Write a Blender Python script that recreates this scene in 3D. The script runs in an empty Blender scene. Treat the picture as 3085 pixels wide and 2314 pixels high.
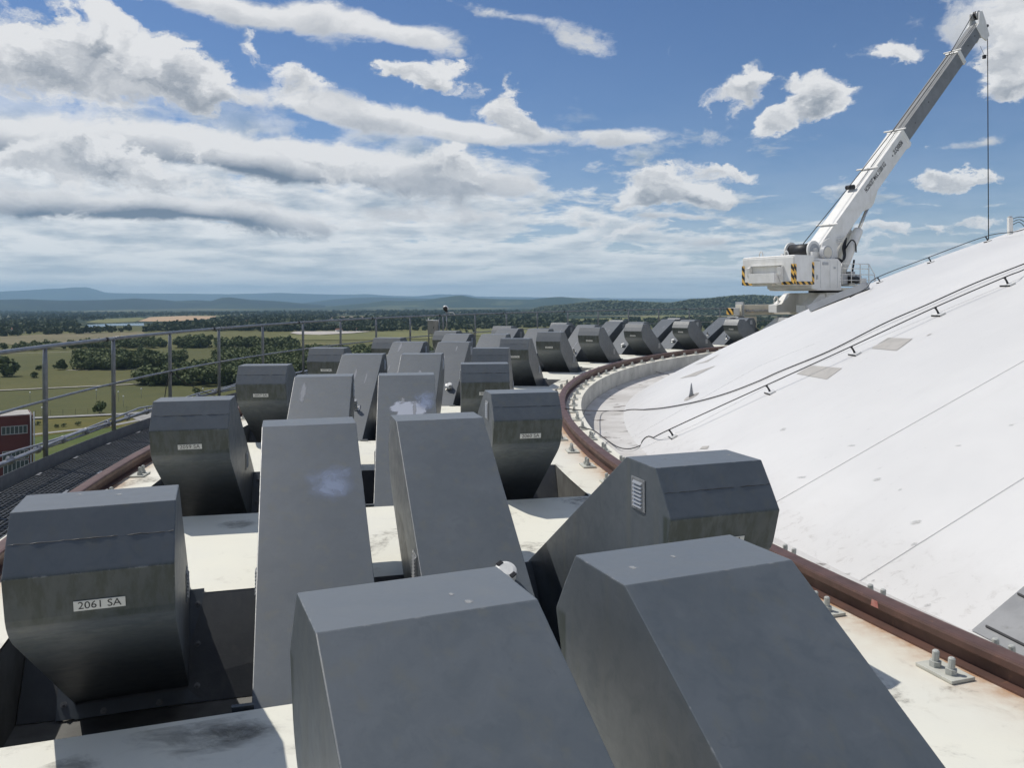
import bpy, bmesh, math, random
import numpy as np
from mathutils import Vector, Matrix
random.seed(7); rng = np.random.default_rng(7)
R_ = math.radians
scene = bpy.context.scene
col = scene.collection

# ------------------------------------------------------------------ camera
EYE = 1.5                       # eye above the crane-rail top (z = 0)
F_, Y0, ROLL = 2564.0, 897.9, -0.005
cam_d = bpy.data.cameras.new('camera'); cam = bpy.data.objects.new('camera', cam_d); col.objects.link(cam)
cam_d.sensor_width = 36.0; cam_d.lens = F_ / 3085 * 36.0
cam_d.shift_y = -(1157 - Y0) / 3085
cam_d.clip_start = 0.05; cam_d.clip_end = 120000
cam.matrix_world = Matrix.Translation((0, 0, EYE)) @ Matrix.Rotation(math.pi / 2, 4, 'X') @ Matrix.Rotation(-0.005, 4, 'Z')
scene.camera = cam

# ------------------------------------------------------------------ light
SUN_DIR = Vector((-0.564, 0.34, 1.0)).normalized()        # towards the sun
sun_el = math.asin(SUN_DIR.z); sun_az = math.atan2(SUN_DIR.x, SUN_DIR.y)
sl = bpy.data.lights.new('sun', 'SUN'); sl.energy = 3.9; sl.angle = R_(0.53); sl.color = (1.0, 0.955, 0.88)
so = bpy.data.objects.new('sun', sl); col.objects.link(so)
so.rotation_euler = (-SUN_DIR).to_track_quat('-Z', 'Y').to_euler()
scene.view_settings.view_transform = 'Standard'; scene.view_settings.look = 'None'
scene.view_settings.exposure = -0.16; scene.view_settings.gamma = 1.0
scene.view_settings.use_curve_mapping = False

# ------------------------------------------------------------------ node helper
class S:
    """a shader-node socket with arithmetic"""
    def __init__(s, nt, sock): s.nt, s.k = nt, sock
    def _m(s, op, *a, clamp=False):
        n = s.nt.nodes.new('ShaderNodeMath'); n.operation = op; n.use_clamp = clamp
        for i, v in enumerate((s,) + a):
            if isinstance(v, S): s.nt.links.new(v.k, n.inputs[i])
            else: n.inputs[i].default_value = v
        return S(s.nt, n.outputs[0])
    def __add__(s, o): return s._m('ADD', o)
    __radd__ = __add__
    def __sub__(s, o): return s._m('SUBTRACT', o)
    def __rsub__(s, o): return s._m('MULTIPLY', -1.0)._m('ADD', o)
    def __mul__(s, o): return s._m('MULTIPLY', o)
    __rmul__ = __mul__
    def __truediv__(s, o): return s._m('DIVIDE', o)
    def exp(s): return s._m('EXPONENT')
    def clamp(s): return s._m('ADD', 0.0, clamp=True)
    def maxi(s, o): return s._m('MAXIMUM', o)
    def step(s, lo, hi):
        n = s.nt.nodes.new('ShaderNodeMapRange'); n.interpolation_type = 'SMOOTHSTEP'
        s.nt.links.new(s.k, n.inputs[0]); n.inputs[1].default_value = lo; n.inputs[2].default_value = hi
        return S(s.nt, n.outputs[0])
def vec(nt, x, y, z=0.0):
    n = nt.nodes.new('ShaderNodeCombineXYZ')
    for i, v in enumerate((x, y, z)):
        if isinstance(v, S): nt.links.new(v.k, n.inputs[i])
        else: n.inputs[i].default_value = v
    return S(nt, n.outputs[0])
def vmath(nt, op, a, b):
    n = nt.nodes.new('ShaderNodeVectorMath'); n.operation = op
    for i, v in enumerate((a, b)):
        if isinstance(v, S): nt.links.new(v.k, n.inputs[i])
        else: n.inputs[i].default_value = v
    return S(nt, n.outputs['Value' if op == 'DOT_PRODUCT' else 'Vector'])
def noise(nt, v, scale, detail=4, rough=0.5, dist=0.0, color=False, lac=2.0):
    n = nt.nodes.new('ShaderNodeTexNoise'); n.inputs['Scale'].default_value = scale
    n.inputs['Detail'].default_value = detail; n.inputs['Roughness'].default_value = rough
    n.inputs['Distortion'].default_value = dist; n.inputs['Lacunarity'].default_value = lac
    if v is not None: nt.links.new(v.k, n.inputs['Vector'])
    return S(nt, n.outputs['Color' if color else 'Fac'])
def mixc(nt, f, a, b, mode='MIX'):
    n = nt.nodes.new('ShaderNodeMix'); n.data_type = 'RGBA'; n.blend_type = mode
    for i, v in ((0, f), (6, a), (7, b)):
        if isinstance(v, S): nt.links.new(v.k, n.inputs[i])
        elif i == 0: n.inputs[0].default_value = v
        else: n.inputs[i].default_value = (*v, 1.0) if len(v) == 3 else v
    return S(nt, n.outputs[2])

# ------------------------------------------------------------------ world: clear sky with broken cloud
world = bpy.data.worlds.new('World'); scene.world = world; world.use_nodes = True
def build_world():
    nt = world.node_tree; nt.nodes.clear()
    out = nt.nodes.new('ShaderNodeOutputWorld')
    sky = nt.nodes.new('ShaderNodeTexSky'); sky.sky_type = 'NISHITA'; sky.sun_disc = False
    sky.sun_elevation = sun_el; sky.sun_rotation = sun_az
    sky.altitude = 500; sky.air_density = 1.0; sky.dust_density = 0.3; sky.ozone_density = 3.0
    bg1 = nt.nodes.new('ShaderNodeBackground'); bg1.inputs[1].default_value = 0.068
    tc = nt.nodes.new('ShaderNodeTexCoord')
    sp = nt.nodes.new('ShaderNodeSeparateXYZ'); nt.links.new(tc.outputs['Generated'], sp.inputs[0])
    X, Y, Z = (S(nt, sp.outputs[i]) for i in range(3))
    az = X._m('ARCTAN2', Y); el = Z._m('ARCSINE')
    def madd(a, b, c):
        n = nt.nodes.new('ShaderNodeMath'); n.operation = 'MULTIPLY_ADD'
        for i, v in enumerate((a, b, c)):
            if isinstance(v, S): nt.links.new(v.k, n.inputs[i])
            else: n.inputs[i].default_value = v
        return S(nt, n.outputs[0])
    def dirp(px, py):
        k = (px - 1542.5) / F_; a = math.atan(k); return a, math.atan((Y0 + ROLL * (px - 1542.5) - py) / F_ * math.cos(a))
    chain = [None]
    def blobs(P, lst):
        """sum of soft elliptical masses and of their lower halves"""
        acc = None
        for (px, py, sx, sy, tilt, wt) in lst:
            a, e = dirp(px, py)
            mp = nt.nodes.new('ShaderNodeMapping'); mp.vector_type = 'TEXTURE'
            Q = P
            if chain[0] is not None:            # keeps the shader compiler working through the masses one after another
                n = nt.nodes.new('ShaderNodeVectorMath'); n.operation = 'MULTIPLY_ADD'
                nt.links.new(chain[0].k, n.inputs[0]); n.inputs[1].default_value = (1e-9, 1e-9, 1e-9); nt.links.new(P.k, n.inputs[2]); Q = S(nt, n.outputs[0])
            nt.links.new(Q.k, mp.inputs[0])
            mp.inputs[1].default_value = (a, e, 0); mp.inputs[2].default_value = (0, 0, R_(tilt)); mp.inputs[3].default_value = (sx / F_, sy / F_, 1)
            q = S(nt, mp.outputs[0])
            g = (vmath(nt, 'DOT_PRODUCT', q, q) * -1.0).exp() * (wt * math.e)
            n = nt.nodes.new('ShaderNodeVectorMath'); n.operation = 'MULTIPLY_ADD'
            nt.links.new(q.k, n.inputs[0]); nt.links.new(g.k, n.inputs[1])
            if acc is not None: nt.links.new(acc.k, n.inputs[2])
            else: n.inputs[2].default_value = (0, 0, 0)
            acc = S(nt, n.outputs[0]); chain[0] = acc
        sx_ = nt.nodes.new('ShaderNodeSeparateXYZ'); nt.links.new(acc.k, sx_.inputs[0])
        return S(nt, sx_.outputs[2]), S(nt, sx_.outputs[1]) * -1.0
    PW = vec(nt, az, el, 1.0)
    horizon = (el * (-1.0 / 0.06)).exp()
    # turbulence used to tear the outlines of the masses
    t1 = vmath(nt, 'SUBTRACT', noise(nt, vmath(nt, 'MULTIPLY', PW, (1.0, 1.5, 1.0)), 11.0, 7, 0.60, color=True), (0.5, 0.5, 0.5))
    t0 = vmath(nt, 'SUBTRACT', noise(nt, vmath(nt, 'MULTIPLY', PW, (1.0, 2.5, 1.0)), 4.0, 3, 0.50, color=True), (0.5, 0.5, 0.5))
    PC = vmath(nt, 'ADD', PW, vmath(nt, 'MULTIPLY', t1, (0.13, 0.095, 0.0)))
    PS = vmath(nt, 'ADD', PW, vmath(nt, 'MULTIPLY', t0, (0.16, 0.055, 0.0)))
    # --- smooth stratiform banks
    strat = [(600, 445, 620, 66, -4, 1.05), (120, 430, 260, 40, -6, .7), (1230, 520, 420, 55, -6, .9), (1050, 330, 520, 40, -7, 1.0), (690, 22, 400, 50, -3, 1.1),
             (1180, 95, 210, 48, -10, .75), (1560, 50, 230, 26, -7, .6), (1430, 385, 240, 34, -4, .8), (1960, 400, 330, 34, -6, .66), (2170, 500, 200, 24, -22, .42), (240, 640, 520, 50, -4, .95), (820, 655, 480, 40, -4, .75),
             (1350, 640, 380, 30, -3, .65), (2250, 706, 260, 14, 0, .6), (2080, 640, 140, 9, 0, .5), (2850, 440, 200, 16, 4, .42), (2650, 790, 320, 26, 0, .55), (3010, 20, 200, 120, -20, .7), (420, 335, 260, 16, 0, .3), (1800, 135, 110, 40, -10, .45), (2010, 190, 60, 20, 0, .2)]
    bs, ls = blobs(PS, strat)
    ns = noise(nt, vmath(nt, 'MULTIPLY', PS, (1.0, 2.3, 1.0)), 7.0, 9, 0.58)
    fs = noise(nt, vmath(nt, 'MULTIPLY', PC, (1.0, 1.5, 1.0)), 12.0, 9, 0.62)
    ds = bs + (ns - 0.5) * 1.3 + (fs - 0.5) * 1.6 - 0.38
    a_s = ds.step(-0.05, 0.38)
    # --- low decks seen edge-on near the horizon
    rows = (el.maxi(0.003) + 0.035)._m('LOGARITHM', 2.718281828)
    PR = vec(nt, az * 1.0, rows * 0.50, 0.0)
    nr = noise(nt, PR, 11.0, 10, 0.60, 0.2)
    dr = nr + ((az + 0.12) * -0.36) + horizon * 0.10 - el * 1.25 - 0.215
    a_r = dr.step(0.0, 0.16) * el.step(0.26, 0.14) * 0.94
    # --- cumulus
    cum = [(90, 170, 230, 105, -8, 1.05), (420, 160, 190, 120, -28, 1.0), (600, 240, 150, 60, -25, .9), (330, 110, 70, 60, -40, .6), (930, 250, 95, 75, -25, .85), (760, 160, 60, 40, -40, .5),
           (1295, 248, 115, 40, -10, 1.2), (1370, 205, 50, 22, 15, .6), (1210, 215, 30, 28, -40, .5), (1565, 330, 66, 84, 15, 1.15), (1500, 205, 50, 20, -50, .45), (1385, 480, 130, 48, -6, 1.2), (430, 500, 170, 36, -14, 1.15), (1020, 512, 160, 40, -10, 1.1), (250, 470, 150, 40, 0, .9), (700, 470, 120, 26, 0, .6),
           (2010, 535, 105, 46, 6, 1.45), (1960, 600, 160, 34, 6, 1.2), (2110, 590, 80, 34, 0, 1.0), (2270, 270, 60, 66, 10, 1.05), (2190, 290, 80, 34, 25, .75), (2400, 350, 150, 34, 20, .95), (2310, 400, 70, 30, 20, .7), (2500, 300, 60, 46, -30, .9), (2420, 245, 44, 30, -20, .6), (2220, 205, 30, 18, 30, .6),
           (2705, 150, 70, 38, 6, 1.0), (3085, 150, 110, 120, -30, 1.15), (3080, 270, 60, 40, 0, .8), (2560, 135, 18, 16, 30, .5), (2490, 8, 30, 16, 0, .5), (2640, 690, 90, 26, 4, .9), (2830, 565, 90, 24, 6, .95), (2940, 555, 80, 20, 6, .7), (2830, 690, 55, 20, 0, .8), (2960, 690, 85, 18, 5, .75),
           (2840, 460, 60, 22, 12, .6), (2240, 520, 90, 30, -10, .8), (2160, 500, 60, 24, -10, .6), (1770, 660, 110, 22, 0, .7), (1900, 705, 150, 22, 0, .7), (560, 585, 120, 24, -6, .5), (100, 500, 160, 34, -10, .7), (2680, 585, 40, 18, 0, .5), (2620, 745, 120, 18, 0, .5)]
    bc, lc = blobs(PC, cum)
    n1 = noise(nt, vmath(nt, 'MULTIPLY', PC, (1.0, 1.35, 1.0)), 17.0, 11, 0.63)
    n2 = noise(nt, vmath(nt, 'MULTIPLY', vmath(nt, 'ADD', PC, (-0.010, 0.012, 0.0)), (1.0, 1.35, 1.0)), 17.0, 5, 0.55)
    # the broken field goes on unseen overhead and behind, thickened for whiter fill light
    beyond = (el.step(0.36, 0.62) + az._m('ABSOLUTE').step(0.62, 0.95)).clamp()
    nb = noise(nt, vmath(nt, 'MULTIPLY', PW, (1.0, 1.6, 1.0)), 3.2, 4, 0.55)
    dc = bc + beyond * (nb * 2.3 - 0.70) + (n1 - 0.5) * 2.3 - 0.42
    a_c = dc.step(-0.06, 0.40)
    # --- shading
    belly = [(660, 548, 430, 46, -4, 1.25), (1000, 580, 260, 28, -4, .8), (200, 660, 460, 50, -3, 1.0), (600, 700, 340, 28, -3, .7), (80, 210, 130, 50, -10, .5), (1390, 505, 110, 22, 0, .5)]
    bb, _ = blobs(PS, belly)
    sh_s = (ls * 0.55 + bb * (0.45 + ns * 0.9) + (ns - 0.5) * 0.9 + (fs - 0.5) * 1.3 + 0.08).clamp()
    sh_c = (lc * 0.75 + (n2 - n1) * 2.6 + dc.step(0.2, 0.9) * 0.34 + 0.02 + beyond * 0.1 + (nb - 0.5) * 0.5).clamp()
    sh_r = ((noise(nt, vmath(nt, 'ADD', PR, (-0.006, 0.020, 0.0)), 11.0, 7, 0.58) - 0.43) * 4.2).clamp()
    WHITE, GREY = (0.90, 0.905, 0.915), (0.19, 0.245, 0.33)
    c_s = mixc(nt, sh_s, WHITE, GREY); c_c = mixc(nt, sh_c, WHITE, (0.34, 0.38, 0.44)); c_r = mixc(nt, sh_r, (1.0, 1.0, 0.995), (0.40, 0.48, 0.57))
    c_r = mixc(nt, (horizon * 0.66).clamp(), c_r, (0.86, 0.92, 0.95))
    c = mixc(nt, a_s, c_r, c_s); c = mixc(nt, a_c, c, c_c)
    cov = 1.0 - (1.0 - a_r) * (1.0 - a_s) * (1.0 - a_c)
    veil = (horizon * 0.75).clamp()
    skc = mixc(nt, 1.0, S(nt, sky.outputs[0]), (0.95, 1.12, 1.38), 'MULTIPLY'); nt.links.new(skc.k, bg1.inputs[0])
    bg2 = nt.nodes.new('ShaderNodeBackground'); nt.links.new(c.k, bg2.inputs[0]); bg2.inputs[1].default_value = 1.0
    mx = nt.nodes.new('ShaderNodeMixShader')
    fac = cov.maxi(veil) * 0.98 * el.step(-0.004, 0.002)
    nt.links.new(fac.k, mx.inputs[0]); nt.links.new(bg1.outputs[0], mx.inputs[1]); nt.links.new(bg2.outputs[0], mx.inputs[2])
    nt.links.new(mx.outputs[0], out.inputs[0])
    world.cycles.sampling_method = 'MANUAL'; world.cycles.sample_map_resolution = 512
build_world()

# ------------------------------------------------------------------ geometry of the place
CX, CY = 14.9142 * EYE, 7.4647 * EYE          # axis of the round building
R_IN, R_OUT, R_HAND = 14.4597 * EYE, 17.4659 * EYE, 18.121 * EYE
DECK = -0.125; PITZ = -0.60
ROW = dict(A=16.8128 * EYE, B=16.2473 * EYE, C=15.7228 * EYE, D=15.1561 * EYE)
TH0 = dict(A=198.80, B=202.175, C=202.175, D=199.02)
W_COV = 0.3613 * EYE
DOME_R, DOME_Z = 42.04, -37.0
def pol(r, th, z=0.0): return Vector((CX + r * math.cos(R_(th)), CY + r * math.sin(R_(th)), z))
def ray(px, py):
    x = px - 1542.5; return Vector((x / F_, 1.0, -(py - Y0 - ROLL * x) / F_))
def on_dome(px, py, lift=0.0):
    d = ray(px, py); o = Vector((0, 0, EYE)); c = Vector((CX, CY, DOME_Z)); oc = o - c; rr = DOME_R + lift
    a = d.dot(d); b = oc.dot(d); k = oc.dot(oc) - rr * rr; disc = b * b - a * k
    t = -b / a if disc < 0 else (-b - math.sqrt(disc)) / a
    p = o + d * t
    return c + (p - c).normalized() * rr
def on_ring(px, r):            # first crossing of the bearing of px with the circle r, far branch
    k = (px - 1542.5) / F_
    a = 1 + k * k; b = -(k * CX + CY); c = CX * CX + CY * CY - r * r
    D = (-b + math.sqrt(b * b - a * c)) / a
    return Vector((k * D, D, 0))
def G(x, y): return (x * 1.3946, y * 1.3946)      # survey sheet coordinates -> picture coordinates

# ------------------------------------------------------------------ object helpers
def tag(o, label=None, cat=None, group=None, kind=None):
    for k, v in (('label', label), ('category', cat), ('group', group), ('kind', kind)):
        if v: o[k] = v
    return o
def link(o, parent=None):
    col.objects.link(o)
    if parent is not None: o.parent = parent
    return o
def empty(name, loc=(0, 0, 0), rz=0.0, **kw):
    o = bpy.data.objects.new(name, None); o.empty_display_size = 0.1; o.location = loc; o.rotation_euler = (0, 0, rz); col.objects.link(o)
    return tag(o, **kw)
def mesh_obj(name, bm_or_me, mat, parent=None, smooth=False, **kw):
    if isinstance(bm_or_me, bmesh.types.BMesh):
        me = bpy.data.meshes.new(name); bm_or_me.to_mesh(me); bm_or_me.free()
    else: me = bm_or_me
    if mat is not None and len(me.materials) == 0:
        for m in (mat if isinstance(mat, (list, tuple)) else [mat]): me.materials.append(m)
    if smooth: me.polygons.foreach_set('use_smooth', [True] * len(me.polygons))
    o = bpy.data.objects.new(name, me); link(o, parent)
    return tag(o, **kw)
def bm_new(): return bmesh.new()
def add_box(bm, c, s, m=None, bevel=0.0):
    """box centred c, size s, optional 4x4/3x3 matrix applied after"""
    g = bmesh.ops.create_cube(bm, size=1.0)['verts']
    for v in g: v.co = Vector((v.co.x * s[0] + c[0], v.co.y * s[1] + c[1], v.co.z * s[2] + c[2]))
    if bevel > 0:
        ed = {e for v in g for e in v.link_edges}
        r = bmesh.ops.bevel(bm, geom=list(ed), offset=bevel, segments=2, affect='EDGES', profile=0.6)
        g = [v for v in r['verts']] if r['verts'] else g
        g = list({v for f in r['faces'] for v in f.verts} | {v for v in g if v.is_valid})
    if m is not None:
        for v in g: v.co = m @ v.co
    return g
def frame_from(p0, p1, up=Vector((0, 0, 1))):
    d = (p1 - p0).normalized()
    if abs(d.dot(up)) > 0.999: up = Vector((1, 0, 0))
    x = d.cross(up).normalized(); y = x.cross(d)
    return d, x, y
def add_tube(bm, pts, rad, n=8, cap=True):
    pts = [Vector(p) for p in pts]; rings = []
    for i, p in enumerate(pts):
        a = pts[max(i - 1, 0)]; b = pts[min(i + 1, len(pts) - 1)]
        d, x, y = frame_from(a, b)
        r = rad[i] if isinstance(rad, (list, tuple)) else rad
        rings.append([bm.verts.new(p + x * (r * math.cos(2 * math.pi * k / n)) + y * (r * math.sin(2 * math.pi * k / n))) for k in range(n)])
    for a, b in zip(rings, rings[1:]):
        for k in range(n): bm.faces.new((a[k], a[(k + 1) % n], b[(k + 1) % n], b[k]))
    if cap:
        bm.faces.new(rings[0][::-1]); bm.faces.new(rings[-1])
    return rings
def add_prism(bm, poly, h0, h1, fn):
    """polygon (u,v) swept from w=h0 to h1; fn(u,v,w)->Vector"""
    a = [bm.verts.new(fn(u, v, h0)) for u, v in poly]; b = [bm.verts.new(fn(u, v, h1)) for u, v in poly]
    n = len(poly); fs = []
    for i in range(n): fs.append(bm.faces.new((a[i], a[(i + 1) % n], b[(i + 1) % n], b[i])))
    fs.append(bm.faces.new(a[::-1])); fs.append(bm.faces.new(b))
    return a + b, fs
def fixn(bm): bmesh.ops.recalc_face_normals(bm, faces=bm.faces); return bm
def dup(o, parent, **kw):
    c = o.copy(); col.objects.link(c); c.parent = parent; return tag(c, **kw)

# ------------------------------------------------------------------ materials
def new_mat(name, base, rough=0.6, metal=0.0, spec=0.5):
    m = bpy.data.materials.new(name); m.use_nodes = True; nt = m.node_tree
    b = nt.nodes['Principled BSDF']; b.inputs['Base Color'].default_value = (*base, 1)
    b.inputs['Roughness'].default_value = rough; b.inputs['Metallic'].default_value = metal
    b.inputs['Specular IOR Level'].default_value = spec
    return m, nt, b
def coords(nt, kind='Object'):
    t = nt.nodes.new('ShaderNodeTexCoord'); return S(nt, t.outputs[kind])
def position(nt):
    g = nt.nodes.new('ShaderNodeNewGeometry'); return S(nt, g.outputs['Position'])
def bump(nt, b, h, strength=0.3, dist=0.01):
    n = nt.nodes.new('ShaderNodeBump'); n.inputs['Strength'].default_value = strength; n.inputs['Distance'].default_value = dist
    nt.links.new(h.k, n.inputs['Height']); nt.links.new(n.outputs[0], b.inputs['Normal'])
def worn(name, c1, c2, scale=6.0, rough=0.6, metal=0.0, c3=None, s3=40.0, t3=(0.62, 0.75), bstr=0.15, bdist=0.004, spec=0.5, streak=None):
    m, nt, b = new_mat(name, c1, rough, metal, spec)
    p = position(nt)
    f = noise(nt, p, scale, 8, 0.62)
    c = mixc(nt, f.step(0.36, 0.66), c1, c2)
    if streak:
        st = noise(nt, vmath(nt, 'MULTIPLY', p, (1.0, 1.0, 0.09)), streak[0], 5, 0.6)
        c = mixc(nt, st.step(0.52, 0.75) * streak[1], c, streak[2])
    if c3: c = mixc(nt, noise(nt, p, s3, 5, 0.6).step(*t3), c, c3)
    nt.links.new(c.k, b.inputs['Base Color'])
    r = f * 0.25 + (rough - 0.12); nt.links.new(r.k, b.inputs['Roughness'])
    if bstr: bump(nt, b, noise(nt, p, scale * 14, 4, 0.6), bstr, bdist)
    return m
M = {}
def m_cover(edge=False):
    m, nt, b = new_mat('charcoal_edge' if edge else 'charcoal_coating', (0.09, 0.098, 0.11), 0.55)
    p = position(nt)
    oi = nt.nodes.new('ShaderNodeObjectInfo'); rnd = S(nt, oi.outputs['Random'])
    pp = vmath(nt, 'ADD', p, vec(nt, rnd * 7.0, rnd * 3.0, 0.0))
    big = noise(nt, pp, 2.3, 6, 0.6, 0.6); mid = noise(nt, pp, 13.0, 9, 0.66, 0.5); fine = noise(nt, pp, 80.0, 4, 0.6)
    blot = noise(nt, pp, 30.0, 6, 0.6, 1.2)
    st = noise(nt, vmath(nt, 'MULTIPLY', pp, (1.0, 1.0, 0.08)), 16.0, 6, 0.6)
    c = mixc(nt, big.step(0.3, 0.7), (0.079, 0.094, 0.108), (0.099, 0.115, 0.130))
    c = mixc(nt, mid.step(0.46, 0.66) * 0.55, c, (0.066, 0.083, 0.098))
    c = mixc(nt, (1.0 - mid).step(0.54, 0.74) * 0.40, c, (0.124, 0.138, 0.151))
    c = mixc(nt, blot.step(0.62, 0.72) * 0.35, c, (0.064, 0.077, 0.086))
    c = mixc(nt, st.step(0.50, 0.72) * 0.50, c, (0.108, 0.114, 0.102))
    c = mixc(nt, fine.step(0.68, 0.80) * 0.30, c, (0.16, 0.17, 0.175))
    scr = noise(nt, vmath(nt, 'MULTIPLY', pp, (9.0, 1.2, 2.0)), 6.0, 7, 0.7, 1.5)
    c = mixc(nt, scr.step(0.70, 0.73) * 0.40, c, (0.18, 0.19, 0.195))
    # pale handling wear round the rolled nose of the hood
    ob = coords(nt, 'Object'); so_ = nt.nodes.new('ShaderNodeSeparateXYZ'); nt.links.new(ob.k, so_.inputs[0])
    zz = (S(nt, so_.outputs[2]) - 0.41) * (1 / 0.085); nose = (zz * zz * -1.0).exp() * S(nt, so_.outputs[0]).step(0.25, 0.10)
    wear = noise(nt, vmath(nt, 'MULTIPLY', pp, (2.0, 2.0, 9.0)), 7.0, 8, 0.68, 0.4).step(0.44, 0.66)
    c = mixc(nt, nose * wear * 0.6, c, (0.165, 0.185, 0.185))
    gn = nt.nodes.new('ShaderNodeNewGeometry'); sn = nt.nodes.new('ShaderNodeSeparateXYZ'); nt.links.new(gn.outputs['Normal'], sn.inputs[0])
    top_sheen = S(nt, sn.outputs[2]).step(0.93, 0.99) * (0.45 + mid * 0.5)
    c = mixc(nt, top_sheen, c, (0.158, 0.174, 0.186))  # sky sheen of the tops painted in as paler colour on upward faces
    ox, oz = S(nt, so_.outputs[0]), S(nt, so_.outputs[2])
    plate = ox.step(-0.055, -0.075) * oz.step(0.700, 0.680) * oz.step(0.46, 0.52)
    shade_algae = noise(nt, vmath(nt, 'MULTIPLY', pp, (1.0, 1.0, 0.10)), 24.0, 7, 0.66)
    c = mixc(nt, plate * (0.50 + shade_algae.step(0.40, 0.62) * 0.5), c, (0.036, 0.047, 0.042))  # nose plate's shade deepened in its colour, broken by greenish algae streaks
    c = mixc(nt, 1.0, c, mixc(nt, rnd, (0.92, 0.92, 0.93), (1.08, 1.07, 1.06)), 'MULTIPLY')
    if edge: c = mixc(nt, noise(nt, pp, 16.0, 7, 0.75).step(0.52, 0.64) * 0.7, c, (0.21, 0.22, 0.225))
    nt.links.new(c.k, b.inputs['Base Color'])
    nt.links.new((mid * 0.3 + 0.27).k, b.inputs['Roughness'])
    bump(nt, b, noise(nt, pp, 90.0, 5, 0.6) * 0.4 + big * 0.8, 0.12, 0.004)
    return m
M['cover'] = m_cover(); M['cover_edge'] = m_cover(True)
def m_deck():
    m, nt, b = new_mat('cream_deck_paint', (0.74, 0.73, 0.64), 0.7)
    p = position(nt)
    big = noise(nt, p, 0.9, 6, 0.6, 0.3); mid = noise(nt, p, 3.6, 9, 0.66, 0.8); sp = noise(nt, p, 26.0, 7, 0.7)
    c = mixc(nt, big.step(0.35, 0.7), (0.75, 0.735, 0.63), (0.71, 0.70, 0.62))
    c = mixc(nt, mid.step(0.56, 0.76) * 0.60, c, (0.40, 0.37, 0.30))
    grime = noise(nt, p, 1.7, 7, 0.65, 0.6)
    c = mixc(nt, grime.step(0.55, 0.66) * (0.25 + sp.step(0.42, 0.62) * 0.65), c, (0.22, 0.205, 0.17))
    c = mixc(nt, sp.step(0.68, 0.76) * mid.step(0.45, 0.62) * 0.75, c, (0.10, 0.09, 0.075))
    # rust run-off along both crane rails
    sx = nt.nodes.new('ShaderNodeSeparateXYZ'); nt.links.new(p.k, sx.inputs[0])
    dx = S(nt, sx.outputs[0]) - CX; dy = S(nt, sx.outputs[1]) - CY
    r = (dx * dx + dy * dy)._m('SQRT')
    def band(r0, w): return ((r - r0)._m('ABSOLUTE') * (-1.0 / w)).exp()
    rust = (band(R_IN + .06, 0.11) + band(R_OUT - .05, 0.08)) * (noise(nt, p, 4.0, 8, 0.68) * 4.2 - 1.15)
    c = mixc(nt, rust.clamp() * 0.85, c, (0.40, 0.20, 0.085))
    nt.links.new(c.k, b.inputs['Base Color'])
    bump(nt, b, noise(nt, p, 60.0, 6, 0.6), 0.25, 0.004)
    return m
M['deck'] = m_deck()
M['pitwall'] = worn('grey_bearing_paint', (0.075, 0.08, 0.086), (0.10, 0.106, 0.11), 5.0, 0.6, streak=(9.0, 0.5, (0.16, 0.155, 0.14)))
M['concrete'] = worn('parapet_concrete', (0.50, 0.50, 0.47), (0.38, 0.38, 0.36), 2.2, 0.85, c3=(0.15, 0.148, 0.138), s3=2.5, t3=(0.56, 0.74), bstr=0.3, bdist=0.01)
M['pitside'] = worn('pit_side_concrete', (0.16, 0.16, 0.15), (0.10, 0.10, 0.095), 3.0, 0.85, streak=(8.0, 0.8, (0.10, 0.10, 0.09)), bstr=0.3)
def m_dome():
    m, nt, b = new_mat('white_dome_membrane', (0.78, 0.78, 0.79), 0.5)
    p = position(nt)
    sx = nt.nodes.new('ShaderNodeSeparateXYZ'); nt.links.new(p.k, sx.inputs[0])
    z = S(nt, sx.outputs[2])
    big = noise(nt, p, 0.35, 5, 0.6); mid = noise(nt, p, 1.6, 8, 0.65, 0.5)
    c = mixc(nt, big.step(0.35, 0.7), (0.685, 0.678, 0.660), (0.615, 0.610, 0.598))
    # dirt washed down to the gutter, with a ragged upper limit
    dirt = (z * -1.6 - 0.12 + (mid - 0.5) * 0.9).step(0.0, 0.5)
    cr = noise(nt, p, 12.0, 9, 0.7, 0.5)
    c = mixc(nt, dirt * (0.16 + cr.step(0.52, 0.70) * 0.42), c, (0.36, 0.335, 0.31))
    ddx = S(nt, sx.outputs[0]) - CX; ddy = S(nt, sx.outputs[1]) - CY; ang = ddy._m('ARCTAN2', ddx); rad = (ddx * ddx + ddy * ddy)._m('SQRT')
    wn = nt.nodes.new('ShaderNodeTexWhiteNoise'); wn.noise_dimensions = '1D'; nt.links.new((ang * 7.6)._m('FLOOR').k, wn.inputs['W'])
    c = mixc(nt, S(nt, wn.outputs['Value']) * 0.30, c, (0.585, 0.580, 0.572))
    run = noise(nt, vec(nt, ang * 60.0, rad * 0.5, 0.0), 1.0, 7, 0.62)
    c = mixc(nt, run.step(0.50, 0.78) * 0.30, c, (0.52, 0.51, 0.49))
    sc = noise(nt, vmath(nt, 'MULTIPLY', p, (1.0, 2.6, 1.5)), 6.5, 8, 0.66, 0.4); area = noise(nt, p, 0.7, 3, 0.5)
    c = mixc(nt, sc.step(0.63, 0.68) * area.step(0.50, 0.62) * 0.5, c, (0.36, 0.35, 0.33))
    nt.links.new(c.k, b.inputs['Base Color'])
    nt.links.new((mid * 0.2 + 0.42).k, b.inputs['Roughness'])
    bump(nt, b, noise(nt, p, 1.2, 4, 0.5), 0.05, 0.02)
    return m
M['dome'] = m_dome()
M['gutter'] = worn('dirty_gutter', (0.60, 0.585, 0.56), (0.47, 0.45, 0.425), 1.6, 0.8, c3=(0.17, 0.15, 0.135), s3=3.0, t3=(0.60, 0.70), bstr=0.4, bdist=0.02)
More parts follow.
